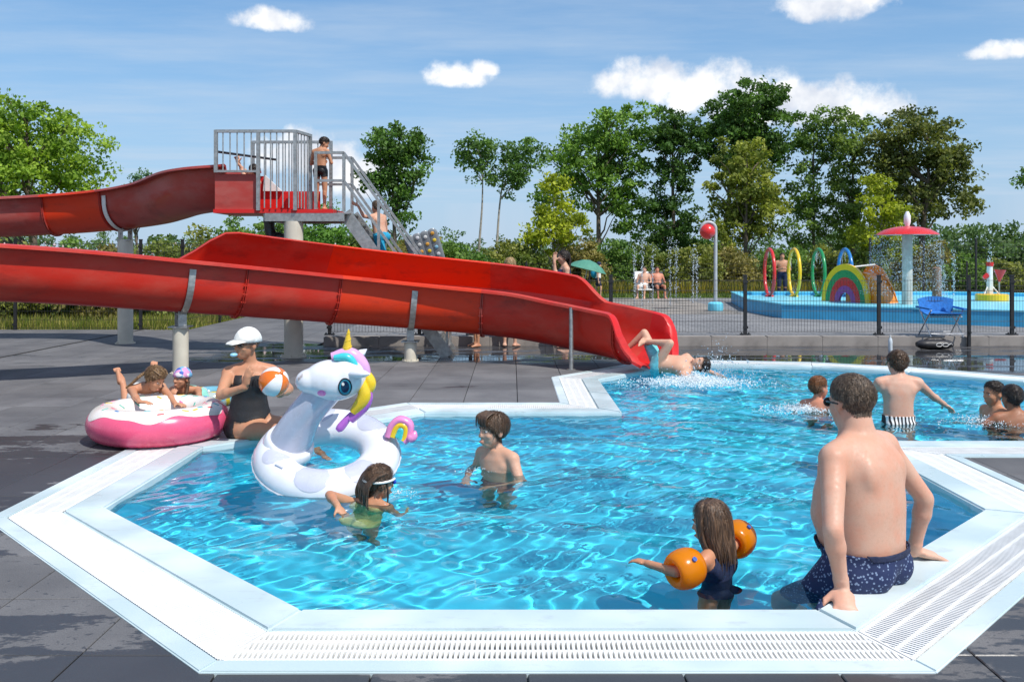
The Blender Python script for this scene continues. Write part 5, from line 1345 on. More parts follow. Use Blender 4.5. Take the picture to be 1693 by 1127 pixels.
            for q in range(ns): ff.append((q * 5, q * 5 + 1, q * 5 + 2, q * 5 + 3)); ff.append((q * 5 + 3, q * 5 + 2, q * 5 + 4))
            sm_ = bpy.data.meshes.new('hair_strands'); sm_.from_pydata(vv.tolist(), [], ff); sm_.update(); so = link('hair_strands', sm_, hair_mat, root); so['kind'] = 'stuff'
    for c in clothes:
        kind = c[0]; mat = c[1]
        if kind == 'trunks':
            w, lg = c[2], c[3]; loose = c[4] if len(c) > 4 else .012
            mask = ((st < w) & (names == 'torso')) | ((names == 'thigh') & (bt < lg) & (st < w)); shell(mask, 'swim_trunks', mat, loose * h * .5, None, None, .004 * h)
        elif kind == 'suit':
            lo_, hi_ = c[2], c[3]; mask = ((names == 'torso') & (st < hi_) & (st > lo_)) | ((names == 'thigh') & (bt < .10)) | ((names == 'torso') & (st <= lo_))
            if len(c) > 4: mask &= ~((front < 0) & (st > c[4]))
            mask &= ~np.isin(names, ('arm', 'forearm')); shell(mask, 'swimsuit', mat, .004 * h, None, None, .003 * h)
        elif kind == 'shirt':
            mask = ((names == 'torso') & (st > .05) & (st < 1.0)) | ((names == 'arm') & (bt < c[2])); shell(mask, 'shirt', mat, .008 * h, None, None, .004 * h)
    if face:
        for s in (-1, 1):
            m = MB(); m.ellipsoid(hp(.128 * s, .318, .505) - org, (.058 * hh, .036 * hh, .030 * hh), HM, 14, 10); eo = m.build('eye', M_EYEW, root, 180)
            m = MB(); m.ellipsoid(hp(.128 * s, .338, .505) - org, (.026 * hh, .020 * hh, .027 * hh), HM, 12, 8)
            ir = link('iris', m.mesh('iris', 180), M_IRIS, eo)
            m = MB(); m.tube([hp(.06 * s, .383, .565) - org, hp(.13 * s, .375, .590) - org, hp(.205 * s, .305, .565) - org], [.014 * hh, .018 * hh, .008 * hh], 6); m.build('eyebrow', hair_mat if hair else M_BROW, root, 180)
        m = MB(); m.tube([hp(-.105, .355, .195) - org, hp(-.04, .412, .202) - org, hp(0, .415, .196) - org, hp(.04, .412, .202) - org, hp(.105, .355, .195) - org], [.006 * hh, .017 * hh, .018 * hh, .017 * hh, .006 * hh], 8, flat=.9); m.build('lips', M_LIP, root, 180)
    I = dict(root=root, org=org, J=J, hp=hp, hh=hh, HM=HM, hf=hf, hu=hu, hr=hr, neckb=neckb, T2=T2, sx=sx, fwT=fwT, waist=waist, h=h, shell=shell, hl=hl, is_head=is_head, st=st, names=names, front=front, co=co)
    return I
def locks(I, paths, mat, name='hair_lock', r0=.05, flat=.6, n=7):
    mb = MB(); hh = I['hh']
    for p in paths:
        pts = catmull([I['hp'](*q) - I['org'] for q in p], 4); k = len(pts); mb.tube(pts, [hh * r0 * (.75 + .25 * math.sin(math.pi * i / (k - 1))) * (1 - .75 * (i / (k - 1)) ** 3) for i in range(k)], n, flat=flat)
    o = mb.build(name, mat, I['root'], 60); o['kind'] = 'stuff'; return o
def braid(I, pts, mat, r=.045, name='braid'):
    # plaited strand: three tubes winding round a curve
    mb = MB(); c = catmull([Vector(p) - I['org'] for p in pts], 10); hh = I['hh']; L = len(c)
    for s in range(3):
        q = []
        for i, p in enumerate(c):
            a = i * .8 + s * 2.094; q.append(p + Vector((math.cos(a), math.sin(a) * .6, .25 * math.sin(a * 2))) * hh * r * .7 * (1 - .4 * i / L))
        mb.tube(q, [hh * r * (1 - .45 * i / L) for i in range(L)], 6)
    return mb.build(name, mat, I['root'], 60)
def shades(I, mat=M_LENS):
    hp, hh, org, HM = I['hp'], I['hh'], I['org'], I['HM']; g = None
    for s in (-1, 1):
        m = MB(); m.ellipsoid(hp(.14 * s, .385, .505) - org, (.125 * hh, .03 * hh, .085 * hh), HM, 16, 10); o = m.build('sunglasses_lens', mat, I['root'], 180)
        m = MB(); m.tube([hp(.25 * s, .35, .53) - org, hp(.345 * s, .2, .535) - org, hp(.375 * s, -.08, .52) - org], .016 * hh, 6); m.build('sunglasses_temple', mat, I['root'], 180)
    m = MB(); m.tube([hp(-.05, .43, .53) - org, hp(.05, .43, .53) - org], .014 * hh, 6); m.build('sunglasses_bridge', mat, I['root'])
EDGE_Z = 0.012
# seated man on the coping
I = human('heavyset man in floral swim shorts sitting on the pool edge, back turned', 2.1, (1.735, 4.415, .115), (-.64, .77), base_z=EDGE_Z, body='heavy', headk=1.03, big_smooth=40, strands=9000, skin=SK_PINK, voxel=.0034, hair='balding', hair_mat=HR_GREY, face=False, arm_k=1.02, hair_th=.028,
    pose=dict(neck_len=.026, t1=(0, -.04, 1), t2=(0, .12, 1), hf=(-.40, .91, -.06), hu=(0, .05, 1), lhand=((1.53, 4.15, .070), (-.5, -1, 0)), rhand=((2.11, 4.70, .06), (.6, -.2, .2)), handk=1.05,
        lhdir=(-.16, -.70, -.42), lpalm=(0, 0, -1), rhdir=(.95, .25, -.28), rpalm=(0, 0, -1), lcurl=.10, rcurl=.10, lspread=.34, rspread=.16,
        rt=(.10, .80, -.95), lt=(-.14, .80, -.95), rs=(.05, .05, -1), ls=(-.05, .05, -1)), clothes=[('trunks', C_NAVYFLORAL, .13, .85, .014)])
man = I
mask = (I['names'] == 'torso') & (I['st'] > .085) & (I['st'] < .15); I['shell'](mask, 'waistband', C_NAVY, .010 * 2.0, None, None, .006)
shades(I)
# woman in a black swimsuit
I = human('woman in white cap and black swimsuit sitting on the edge with a ball', 1.86, (-2.33, 7.94, .115), (.28, -.96), base_z=EDGE_Z, body='woman', headk=1.10, skin=SK_TAN, voxel=.0044, hair='short', hair_mat=HR_BROWN, hair_th=.02, strands=0,
    pose=dict(neck_len=.050, t2=(-.04, .04, 1), hf=(-.62, -.78, -.02), rhand=(P(405, 640, 7.52), (-1, -.2, -.7)), rhdir=(.25, -.1, .95), rpalm=(.6, .75, .1), rcurl=.25,
        lhand=(P(462, 652, 7.52), (.9, .1, -.5)), lhdir=(-.75, -.35, .25), lpalm=(-.1, 0, 1), lcurl=.22,
        rt=(-.80, .60, -.03), lt=(-1, .30, -.05), rs=(-.1, .2, -1), ls=(-.1, .2, -1)), clothes=[('suit', C_BLACK, .0, .84, .60)])
woman = I
shades(I)
org, hp, hh = I['org'], I['hp'], I['hh']
mb = MB(); rg = []
for k in range(7):
    a = math.pi / 2 * k / 6; rg.append([hp(.40 * math.cos(a) * math.cos(u), -.03 + .475 * math.cos(a) * math.sin(u), .58 + .48 * math.sin(a)) - org for u in [2 * math.pi * j / 24 for j in range(24)]])
mb.loft(rg, False); o = mb.build('baseball_cap', C_WHITE, I['root'], 60); o.modifiers.new('t', 'SOLIDIFY').thickness = .006
mb = MB(); rg = []
for (y_, w_, z_) in ((.30, .33, .66), (.50, .31, .645), (.66, .24, .61), (.76, .12, .575)): rg.append([hp(-w_, y_ - .10, z_ - .05) - org, hp(-w_ * .5, y_, z_) - org, hp(w_ * .5, y_, z_) - org, hp(w_, y_ - .10, z_ - .05) - org, hp(w_ * .5, y_, z_ - .025) - org, hp(-w_ * .5, y_, z_ - .025) - org])
mb.loft(rg); mb.build('cap_visor', C_WHITE, I['root'], 60)
mb = MB(); mb.ellipsoid(hp(0, .50, .20) - org, (.10 * hh, .13 * hh, .07 * hh), I['HM']); mb.build('blue_whistle', paint('pale_blue_plastic', (0.30, 0.62, 0.80), .3), I['root'], 180)
for s in (-1, 1):
    mb = MB(); a = I['neckb'] - I['T2'] * .11 * I['h'] + I['sx'] * s * .055 * I['h'] + I['fwT'] * .06 * I['h']; b = I['neckb'] + I['sx'] * s * .030 * I['h'] + I['fwT'] * .012 * I['h'] + I['T2'] * .004 * I['h']
    mb.tube([a - org, (a + b) / 2 - org + I['fwT'] * .012, b - org], .009, 6); mb.build('halter_strap', C_BLACK, I['root'])
for k in range(5):
    mb = MB(); u = (k - 2) / 2; a = I['neckb'] - I['T2'] * .085 * I['h'] + I['sx'] * u * .035 * I['h'] + I['fwT'] * .080 * I['h']; mb.tube([a - org + I['T2'] * .05, a - org - I['fwT'] * .0 - I['T2'] * .02], .006, 6); mb.build('lattice_strap', C_BLACK, I['root'])
# beach ball
bc = P(453, 631, 7.44)
bb = empty('beach_ball', bc - V(0, 0, .125)); tag(bb, 'orange and white beach ball held on the palm of the seated woman', 'ball')
M_BALLO = gloss('ball_orange', (0.80, 0.17, 0.01), .2); M_BALLW = gloss('ball_white', (0.80, 0.80, 0.79), .2)
rt = Matrix.Rotation(R(35), 3, 'X') @ Matrix.Rotation(R(38), 3, 'Y')
for k in range(6):
    mb = MB(); rg = []
    for i in range(13):
        th = math.pi * (.02 + .96 * i / 12); rg.append([rt @ V(math.sin(th) * math.cos(ph), math.sin(th) * math.sin(ph), math.cos(th)) * .125 + V(0, 0, .125) for ph in [2 * math.pi * (k + j / 6) / 6 for j in range(7)]])
    for i in range(12):
        for j in range(6): mb.add([rg[i][j], rg[i][j + 1], rg[i + 1][j + 1], rg[i + 1][j]], [(0, 1, 2, 3)])
    bm = mb.mesh('ball_panel'); b2 = bmesh.new(); b2.from_mesh(bm); bmesh.ops.remove_doubles(b2, verts=b2.verts, dist=1e-5); bmesh.ops.recalc_face_normals(b2, faces=b2.faces); b2.to_mesh(bm); b2.free(); shade(bm, 180); link('ball_panel', bm, M_BALLO if k % 2 else M_BALLW, bb)
for s in (-1, 1):
    mb = MB(); d = rt @ V(0, 0, s); mb.ellipsoid(d * .121 + V(0, 0, .125), (.018, .018, .018)); mb.build('valve_disc', M_BALLO, bb, 180)
# girls lying by the donut ring
I = human('girl with a long plait lying over the donut ring, feet up', 1.34, (-3.60, 8.72, .24), (.50, -.87), base_z=0, body='child', skin=SK_TAN, hair='long', hair_mat=HR_LIGHT, voxel=.0048,
    pose=dict(t1=(0, .95, .25), t2=(0, .85, .45), hx=(1, 0, 0), hf=(.80, -.28, -.52), hu=(.50, -.16, .85), neck=(.6, -.35, .6), rhand=(P(246, 690, 7.62), (-.9, -.35, .1)), rhdir=(.95, -.15, -.05), rpalm=(0, 0, -1), lhand=(P(305, 686, 8.0), (.3, .9, .2)), lhdir=(.8, -.4, 0), lpalm=(0, 0, -1),
        rt=(.12, -1, -.42), lt=(-.12, -1, -.42), rs=(.05, -.62, .75), ls=(-.15, -.45, .85), rtoe=(-.3, .5, .7), ltoe=(-.3, .5, .7)), clothes=[('suit', C_WHITE, -.1, .9)])
hp = I['hp']
braid(I, [hp(-.05, -.40, .62), hp(.12, -.50, .45), hp(.30, -.55, .20), hp(.38, -.62, -.10), hp(.40, -.75, -.42)], HR_LIGHT, .062)
locks(I, [[(s * .2, .30, .88), (s * .28, .05, .93), (s * .18, -.25, .85), (0, -.42, .62)] for s in (-1, -.5, 0, .5, 1)], HR_LIGHT, 'hair_strand', .07)
mb = MB(); mb.ellipsoid(hp(-.02, -.44, .60) - I['org'], (.03, .03, .03)); mb.build('hair_tie', paint('pink_tie', (0.75, 0.35, 0.40), .6), I['root'], 180)
I = human('girl in a blue and pink patterned cap lying behind the donut ring', 1.30, (-3.34, 9.45, .10), (-.02, -1), base_z=0, body='child', skin=SK_TAN, hair='long', hair_mat=HR_BROWN, hair_th=.02, strands=0, voxel=.0048,
    pose=dict(t1=(0, .97, .22), t2=(0, .80, .6), hf=(-.45, -.88, .02), hu=(.05, -.1, 1), neck=(0, -.35, .9), rhand=(P(285, 668, 8.62), (-.1, -.6, -1)), rhdir=(.1, .1, 1), rpalm=(.1, 1, 0), rcurl=.9, lhand=(P(330, 668, 8.5), (.7, .2, .3)), lhdir=(.6, -.7, -.1), lpalm=(0, 0, -1),
        rt=(.1, -1, -.05), lt=(-.1, -1, -.05), rs=(0, -1, .02), ls=(0, -1, .02), rtoe=(0, .8, -.4), ltoe=(0, .8, -.4)), clothes=[('suit', C_MINT, -.1, .9)])
hp, org, hh = I['hp'], I['org'], I['hh']
braid(I, [hp(-.30, -.1, .40), hp(-.36, -.05, .1), hp(-.42, .05, -.2), hp(-.45, .1, -.45)], HR_BROWN, .06)
t = NT('cap_print'); p_ = t.obj(); v_ = t.N('ShaderNodeTexVoronoi'); t.L(p_, v_.inputs['Vector']); v_.inputs['Scale'].default_value = 26
sp_ = t.N('ShaderNodeSeparateColor'); t.L(v_.outputs['Color'], sp_.inputs[0]); c_ = t.mix(t.ramp(sp_.outputs[0], .3, .32), (0.02, 0.09, 0.42), (0.16, 0.40, 0.62)); c_ = t.mix(t.ramp(sp_.outputs[1], .62, .64), c_, (0.62, 0.28, 0.50)); c_ = t.mix(t.ramp(sp_.outputs[2], .82, .84), c_, (0.70, 0.66, 0.70))
M_CAPP = t.done(t.bsdf(c_, .6))
mb = MB(); rg = []
for k in range(7):
    a = math.pi / 2 * k / 6; rg.append([hp(.40 * math.cos(a) * math.cos(u), -.03 + .475 * math.cos(a) * math.sin(u), .58 + .46 * math.sin(a)) - org for u in [2 * math.pi * j / 24 for j in range(24)]])
mb.loft(rg, False); o = mb.build('patterned_cap', M_CAPP, I['root'], 60); o.modifiers.new('t', 'SOLIDIFY').thickness = .006
# donut ring
dn = empty('donut_ring', (-3.12, 7.92, EDGE_Z)); tag(dn, 'pink inflatable donut ring with white icing and coloured sprinkles', 'swim ring')
M_PINK = gloss('donut_pink', (0.80, 0.10, 0.21), .28); M_ICE = gloss('donut_icing', (0.82, 0.76, 0.70), .3)
RD, rd = .445, .15; NU, NV = 96, 32
def tor(u, v, k=1.0, R_=RD, r_=rd): return V((R_ + r_ * k * math.cos(v)) * math.cos(u), (R_ + r_ * k * math.cos(v)) * math.sin(u), r_ * .98 + r_ * k * math.sin(v))
mb = MB(); mb.loft([[tor(2 * math.pi * i / NU, 2 * math.pi * j / NV, 1 + (.018 * math.sin(i * 2 * math.pi / 2) * 0 + .010 * (i % 2)) * (1 if math.sin(2 * math.pi * j / NV) < .35 and math.cos(2 * math.pi * j / NV) > 0 else 0)) for j in range(NV)] for i in range(NU + 1)], False)
mb.build('donut_tube', M_PINK, dn, 180)
mb = MB(); rg = []
for i in range(NU + 1):
    u = 2 * math.pi * i / NU; vo = .66 + .17 * math.sin(u * 6 + .5) + .08 * math.sin(u * 11); vi = math.pi - .15 - .12 * math.sin(u * 5)
    rg.append([tor(u, vo + (vi - vo) * j / 16, 1.035 - .025 * (abs(j - 8) / 8) ** 8) for j in range(17)])
mb.v = [q for r_ in rg for q in r_]; mb.f = [(i * 17 + j, (i + 1) * 17 + j, (i + 1) * 17 + j + 1, i * 17 + j + 1) for i in range(NU) for j in range(16)]; mb.m = [0] * len(mb.f)
mb.build('icing', M_ICE, dn, 180)
SPR = [paint('sprinkle_%d' % k, c, .4) for k, c in enumerate([(0.02, 0.42, 0.48), (0.75, 0.48, 0.04), (0.04, 0.20, 0.50), (0.68, 0.08, 0.10), (0.10, 0.45, 0.35), (0.70, 0.20, 0.35)])]
rs_ = random.Random(4); done = []
while len(done) < 46:
    u = rs_.uniform(0, 6.283); v = rs_.uniform(1.0, 2.5)
    if any(abs((u - a + 3.1416) % 6.2832 - 3.1416) * .5 + abs(v - b) * .17 < .085 for a, b in done): continue
    done.append((u, v)); an = rs_.uniform(0, 3.14); c = tor(u, v, 1.038); du = (tor(u + .01, v) - tor(u - .01, v)).normalized(); dv = (tor(u, v + .01) - tor(u, v - .01)).normalized(); nn = du.cross(dv).normalized()
    if nn.dot(c - V(RD * math.cos(u), RD * math.sin(u), rd)) < 0: nn = -nn
    d = du * math.cos(an) + dv * math.sin(an); mb = MB(); mb.capsule(c - d * .020, c + d * .020, .009, .009, 1.0, .35, nn, 8, 2); mb.build('sprinkle', SPR[len(done) % 6], dn, 60)
# small clear ring behind the girls
sr = empty('clear_swim_ring', (-3.28, 9.75, 0.0)); tag(sr, 'small clear swim ring with yellow and blue print on the deck', 'swim ring')
t = NT('clear_print'); p_ = t.obj(); n_ = t.noise(7, 1, p_); c_ = t.mix(t.ramp(n_, .52, .55), (0.55, 0.66, 0.64), (0.80, 0.62, 0.04)); c_ = t.mix(t.ramp(t.noise(6, 1, t.scale(p_, 1, 1.3, 1)), .56, .59), c_, (0.22, 0.55, 0.70)); b_ = t.bsdf(c_, .15); b_.inputs['Transmission Weight'].default_value = .3; M_CPRINT = t.done(b_)
mb = MB(); mb.loft([[tor(2 * math.pi * i / 40, 2 * math.pi * j / 18, 1, .21, .085) for j in range(18)] for i in range(41)], False); o = mb.build('ring_tube', M_CPRINT, sr, 180)
mb = MB(); mb.tube([(.26, .03, .15), (.27, .03, .185)], .012, 8); mb.build('valve', M_WHITE, sr); sr.rotation_euler = (0, 0, .3)
# ------------------------------------------------------------------ unicorn ring
UC = V(-1.36, 6.60, 0.13)
uni = empty('unicorn_ring', (UC.x, UC.y, WZ)); tag(uni, 'white inflatable unicorn swim ring with rainbow mane and tail', 'swim ring')
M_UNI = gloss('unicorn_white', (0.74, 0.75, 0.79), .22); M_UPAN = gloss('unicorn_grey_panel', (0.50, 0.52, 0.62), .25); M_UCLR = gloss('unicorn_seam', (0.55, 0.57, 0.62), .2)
TILT = Matrix.Rotation(R(23), 3, 'X') @ Matrix.Rotation(R(4), 3, 'Y')
UL = lambda v: TILT @ Vector(v) + V(0, 0, UC.z - WZ)
UR, ur = .385, .148
def ut(u, v, k=1.0): return UL(((UR + ur * k * math.cos(v)) * math.cos(u), (UR + ur * k * math.cos(v)) * math.sin(u), ur * k * math.sin(v) * .92))
mb = MB(); mb.loft([[ut(2 * math.pi * i / 72, 2 * math.pi * j / 28) for j in range(28)] for i in range(73)], False); o = mb.build('ring_tube', M_UNI, uni, 180); o.cycles.is_caustics_receiver = True
mb = MB(); rg = []
for i in range(145):
    u = 2 * math.pi * i / 144; rg.append([ut(u, .02 + .06 * j, 1.0 + (.05 + .012 * math.sin(i * 1.7)) * (1 if j == 1 else 0) + .004) for j in range(3)])
mb.v = [q for r_ in rg for q in r_]; mb.f = [(i * 3 + j, (i + 1) * 3 + j, (i + 1) * 3 + j + 1, i * 3 + j + 1) for i in range(144) for j in range(2)]; mb.m = [0] * len(mb.f); mb.build('outer_seam', M_UCLR, uni, 60)
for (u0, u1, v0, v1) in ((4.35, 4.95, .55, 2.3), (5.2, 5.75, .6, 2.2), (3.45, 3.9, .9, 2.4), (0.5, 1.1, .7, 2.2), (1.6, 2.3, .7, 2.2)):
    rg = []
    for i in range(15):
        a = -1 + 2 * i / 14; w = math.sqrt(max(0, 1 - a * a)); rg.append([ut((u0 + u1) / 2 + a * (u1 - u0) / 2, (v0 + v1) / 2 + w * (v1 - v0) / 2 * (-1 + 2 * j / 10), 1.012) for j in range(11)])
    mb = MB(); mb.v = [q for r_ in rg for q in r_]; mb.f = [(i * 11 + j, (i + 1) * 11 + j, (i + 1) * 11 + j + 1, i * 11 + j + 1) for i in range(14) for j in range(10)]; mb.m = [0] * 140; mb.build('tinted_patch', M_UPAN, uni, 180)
# neck: rises from the left side, curves up to the head
UO = V(UC.x, UC.y, WZ); W2 = lambda px, py, Y: P(px, py, Y) - UO
nk = catmull([W2(470, 756, 6.62), W2(484, 722, 6.55), W2(508, 680, 6.47), W2(548, 634, 6.42)], 8)
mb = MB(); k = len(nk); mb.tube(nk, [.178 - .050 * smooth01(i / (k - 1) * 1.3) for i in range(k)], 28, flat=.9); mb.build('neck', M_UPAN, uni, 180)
mb = MB(); mb.tube(nk[3:8], [.186, .190, .190, .184, .172], 28); mb.build('neck_collar', M_UNI, uni, 180)
# head: snout to the left, cheeks, raised brow
hd = nrm(W2(505, 628, 6.36) - W2(575, 628, 6.40)); up_ = nrm(V(0, 0, 1) - hd * hd.z); rt_ = hd.cross(up_); UH = Matrix((hd, rt_, up_)).transposed(); hc = W2(552, 628, 6.40)
m0 = MB(); m0.ellipsoid(hc, (.220, .150, .148), UH, 28, 18); m0.ellipsoid(hc + hd * .155 - up_ * .008, (.118, .108, .092), UH, 24, 16); m0.ellipsoid(hc - hd * .09 + up_ * .025, (.142, .145, .142), UH, 24, 16)
raw = m0.mesh('tmp'); o = link('tmp', raw); md = o.modifiers.new('r', 'REMESH'); md.mode = 'VOXEL'; md.voxel_size = .010; md.use_smooth_shade = True; s_ = o.modifiers.new('s', 'SMOOTH'); s_.factor = .5; s_.iterations = 12
dg = bpy.context.evaluated_depsgraph_get(); dg.update(); me = bpy.data.meshes.new_from_object(o.evaluated_get(dg)); bpy.data.objects.remove(o); me.materials.clear(); shade(me, 180); me.name = 'head'; head_o = link('head', me, M_UNI, uni)
# horn with spiral, ears, eye, cheek, nostril
hb = hc - hd * .085 + up_ * .155; hdir = nrm(up_ + hd * -.06); mb = MB(); mb.tube([hb + hdir * (.03 * i) for i in range(8)], [.048 - .006 * i for i in range(7)] + [.004], 16)
mb.tube([hb + hdir * (.026 * i * .28) + (rt_ * math.cos(i * .9) + hd * math.sin(i * .9)) * (.047 - .0058 * i * .28 * .9) for i in range(27)], .006, 5); mb.build('horn', gloss('horn_gold', (0.72, 0.48, 0.02), .25), uni, 60)
cam_side = rt_ if rt_.y < 0 else -rt_
for s, nm in ((1, 'near'), (-1, 'far')):
    b = hc - hd * (.13 if s > 0 else .11) + up_ * (.06 if s > 0 else .13) + cam_side * s * .11; d = nrm(-hd * .8 + up_ * (.05 if s > 0 else .5) + cam_side * s * .55); mb = MB(); mb.tube([b, b + d * .05, b + d * .11, b + d * .155], [.038, .05, .036, .006], 14, flat=.7); mb.build('ear', M_UNI, uni, 60)
def decal(c, r1, r2, mat, name, k=1.0, nn=None):
    # thin patch laid onto the head surface
    from mathutils.bvhtree import BVHTree
    bm_ = bmesh.new(); bm_.from_mesh(head_o.data); tree_ = BVHTree.FromBMesh(bm_); vs = []; N_ = 28
    def proj(x_, y_):
        q = c + hd * x_ + up_ * y_ + cam_side * .3; h_, n_, _, _ = tree_.ray_cast(q, -cam_side)
        return (h_ + n_ * .004 * k) if h_ else None
    rows = [[proj(0, 0)]] + [[proj(r1 * f * math.cos(a), r2 * f * math.sin(a)) for a in [2 * math.pi * j / N_ for j in range(N_)]] for f in (.35, .7, 1.0)]
    bm_.free()
    if any(q is None for r_ in rows for q in r_): return None
    mb = MB(); mb.v = [q for r_ in rows for q in r_]; mb.f = [(0, 1 + j, 1 + (j + 1) % N_) for j in range(N_)]
    for i in range(2): mb.f += [(1 + i * N_ + j, 1 + (i + 1) * N_ + j, 1 + (i + 1) * N_ + (j + 1) % N_, 1 + i * N_ + (j + 1) % N_) for j in range(N_)]
    mb.m = [0] * len(mb.f); return mb.build(name, mat, uni, 180)
ec = hc - hd * .085 - up_ * .03
decal(ec, .048, .064, paint('eye_rim_black', (0.01, 0.012, 0.02), .3), 'eye_outline'); decal(ec, .039, .054, paint('eye_teal', (0.03, 0.22, 0.32), .2), 'eye_iris', 1.7); decal(ec + up_ * .004, .028, .040, paint('eye_pupil', (0.01, 0.02, 0.06), .2), 'eye_pupil', 2.4); decal(ec + hd * .014 + up_ * .024, .010, .012, M_WHITE, 'eye_glint', 3.2)
decal(hc + hd * .075 - up_ * .075, .030, .022, gloss('cheek_pink', (0.75, 0.18, 0.48), .3), 'cheek')
M_LINE = paint('unicorn_line', (0.42, 0.36, 0.36), .4)
for k in range(3): decal(hc + hd * (.215 + .012 * k) + up_ * (.04 - .012 * k), .004, .012, M_LINE, 'snout_line')
# mane: rainbow rolls over the head and down the back of the neck
RB = [gloss('mane_violet', (0.45, 0.13, 0.55), .25), gloss('mane_yellow', (0.80, 0.55, 0.02), .25), gloss('mane_teal', (0.05, 0.52, 0.56), .25), gloss('mane_lilac', (0.70, 0.38, 0.66), .25)]
def roll(pts, r_, mat, name='mane_roll'): mb = MB(); pp = catmull(pts, 6); k = len(pp); mb.tube(pp, [r_ * (.45 + .55 * math.sin(math.pi * (.08 + .84 * i / (k - 1)))) for i in range(k)], 12); mb.build(name, mat, uni, 60)
b0 = hc - hd * .05 + up_ * .165
roll([b0 + hd * .07, b0 - hd * .06 + up_ * .02, hc - hd * .20 + up_ * .10, hc - hd * .235 - up_ * .02], .052, RB[3]); roll([b0 + hd * .05 + cam_side * .055, b0 - hd * .05 + cam_side * .06 - up_ * .0, hc - hd * .17 + up_ * .08 + cam_side * .06], .032, RB[2])
roll([hc - hd * .20 + up_ * .08, hc - hd * .255 - up_ * .02, hc - hd * .235 - up_ * .10], .045, RB[1]); roll([hc - hd * .20 + cam_side * .03, hc - hd * .215 - up_ * .12 + cam_side * .03, hc - hd * .14 - up_ * .23 + cam_side * .02], .048, RB[1])
roll([hc - hd * .22, hc - hd * .225 - up_ * .15, hc - hd * .12 - up_ * .29], .05, RB[0]); roll([hc - hd * .13 - up_ * .24, hc - hd * .06 - up_ * .33, hc - hd * .03 - up_ * .36], .03, RB[0])
# rainbow tail
for k, (r_, mt) in enumerate(((.125, gloss('tail_pink', (0.76, 0.26, 0.52), .25)), (.088, RB[1]), (.055, RB[2]))):
    pts = [W2(641, 722, 6.62) + V(-.0 + k * .035, -.0, 0), W2(647, 704, 6.62) + V(k * .030, 0, -k * .025), W2(661, 694, 6.62) + V(0, 0, -k * .037), W2(677, 702, 6.62) + V(-k * .028, 0, -k * .022), W2(676, 722, 6.62) + V(-k * .03, 0, 0), W2(668, 730, 6.62) + V(-k * .01, 0, k * .01)]
    mb = MB(); mb.tube(catmull(pts, 6), .026, 10); mb.tube(catmull([p + V(0, .045, 0) for p in pts], 6), .026, 10); o = mb.build('tail_band', mt, uni, 60); o['kind'] = 'stuff'
mb = MB(); mb.tube(catmull([W2(676, 726, 6.60), W2(683, 722, 6.60), W2(687, 712, 6.60)], 5), [.028, .032, .034, .034, .034, .032, .03, .028, .022, .015, .006], 10); mb.build('tail_tip', gloss('tail_pink', (0.76, 0.26, 0.52), .25), uni, 60)
mb = MB(); mb.bar(UL((-.30, -.30, .13)), UL((-.24, -.34, .13)), .03, .01); mb.build('valve_flap', M_UPAN, uni)

# ------------------------------------------------------------------ bathers in the water
# girl with cornrows
I = human('girl with braided hair and goggles holding the unicorn ring in the water', 1.42, (-1.0, 6.0, -.43), (.55, .83), base_z=-.95, body='child', headk=1.22, skin=SK_TAN, hair='long', hair_mat=HR_BROWN, voxel=.0048, face=True, hair_th=.05,
    pose=dict(t1=(.1, .1, 1), t2=(.15, .10, 1), hf=(.86, .48, -.10), hu=(.06, -.05, 1), lhand=(P(558, 836, 5.75), (-.8, -.3, .5)), lhdir=(.6, -.4, -.6), ru=(.22, .35, -1), rf=(-.4, .8, -.5), lpalm=(0, 0, -1)), clothes=[('suit', cloth('pale_yellow', (0.62, 0.58, 0.22)), -.1, .88)])
hp = I['hp']; rb_ = random.Random(3); ps_ = []
for k in range(26):
    a = -1.25 + 2.5 * k / 25; x_ = .36 * math.sin(a * 1.15); dz = rb_.uniform(-.1, .1)
    ps_.append([(x_ * .55, .28 - abs(a) * .06, .93 - abs(x_) * .25), (x_ * .95, .02, 1.0 - abs(x_) * .5), (x_ * 1.12, -.28, .80 - abs(x_) * .2), (x_ * 1.15, -.46, .42), (x_ * 1.2 + rb_.uniform(-.05, .05), -.46 + rb_.uniform(-.05, .05), .05 + dz), (x_ * 1.25 + rb_.uniform(-.1, .1), -.40, -.30 + dz)])
locks(I, ps_, HR_BROWN, 'cornrow_braids', .042, 1.0, 6)
locks(I, [[(-.36, .0, .55), (-.40, .02, .2), (-.42, .06, -.15), (-.44, .08, -.4)], [(.34, .1, .6), (.40, .16, .2), (.40, .18, -.25)]], HR_DARK, 'loose_braids', .035, 1.0, 6)
org, hh = I['org'], I['hh']
mb = MB(); mb.tube([hp(.40 * math.sin(a) * (1 if abs(a) < 1.7 else .98), -.06 + .455 * -math.cos(a) + .05, .60 - .06 * math.cos(a)) - org for a in [-2.6 + 5.2 * k / 30 for k in range(31)]], .0085, 6); mb.build('goggle_strap', C_WHITE, I['root'], 60)
for s in (-1, 1):
    mb = MB(); mb.ellipsoid(hp(.17 * s, .395, .55) - org, (.10 * hh, .06 * hh, .075 * hh), I['HM']); mb.build('goggle_lens', gloss('goggle_blue', (0.01, 0.04, 0.42), .15), I['root'], 180)
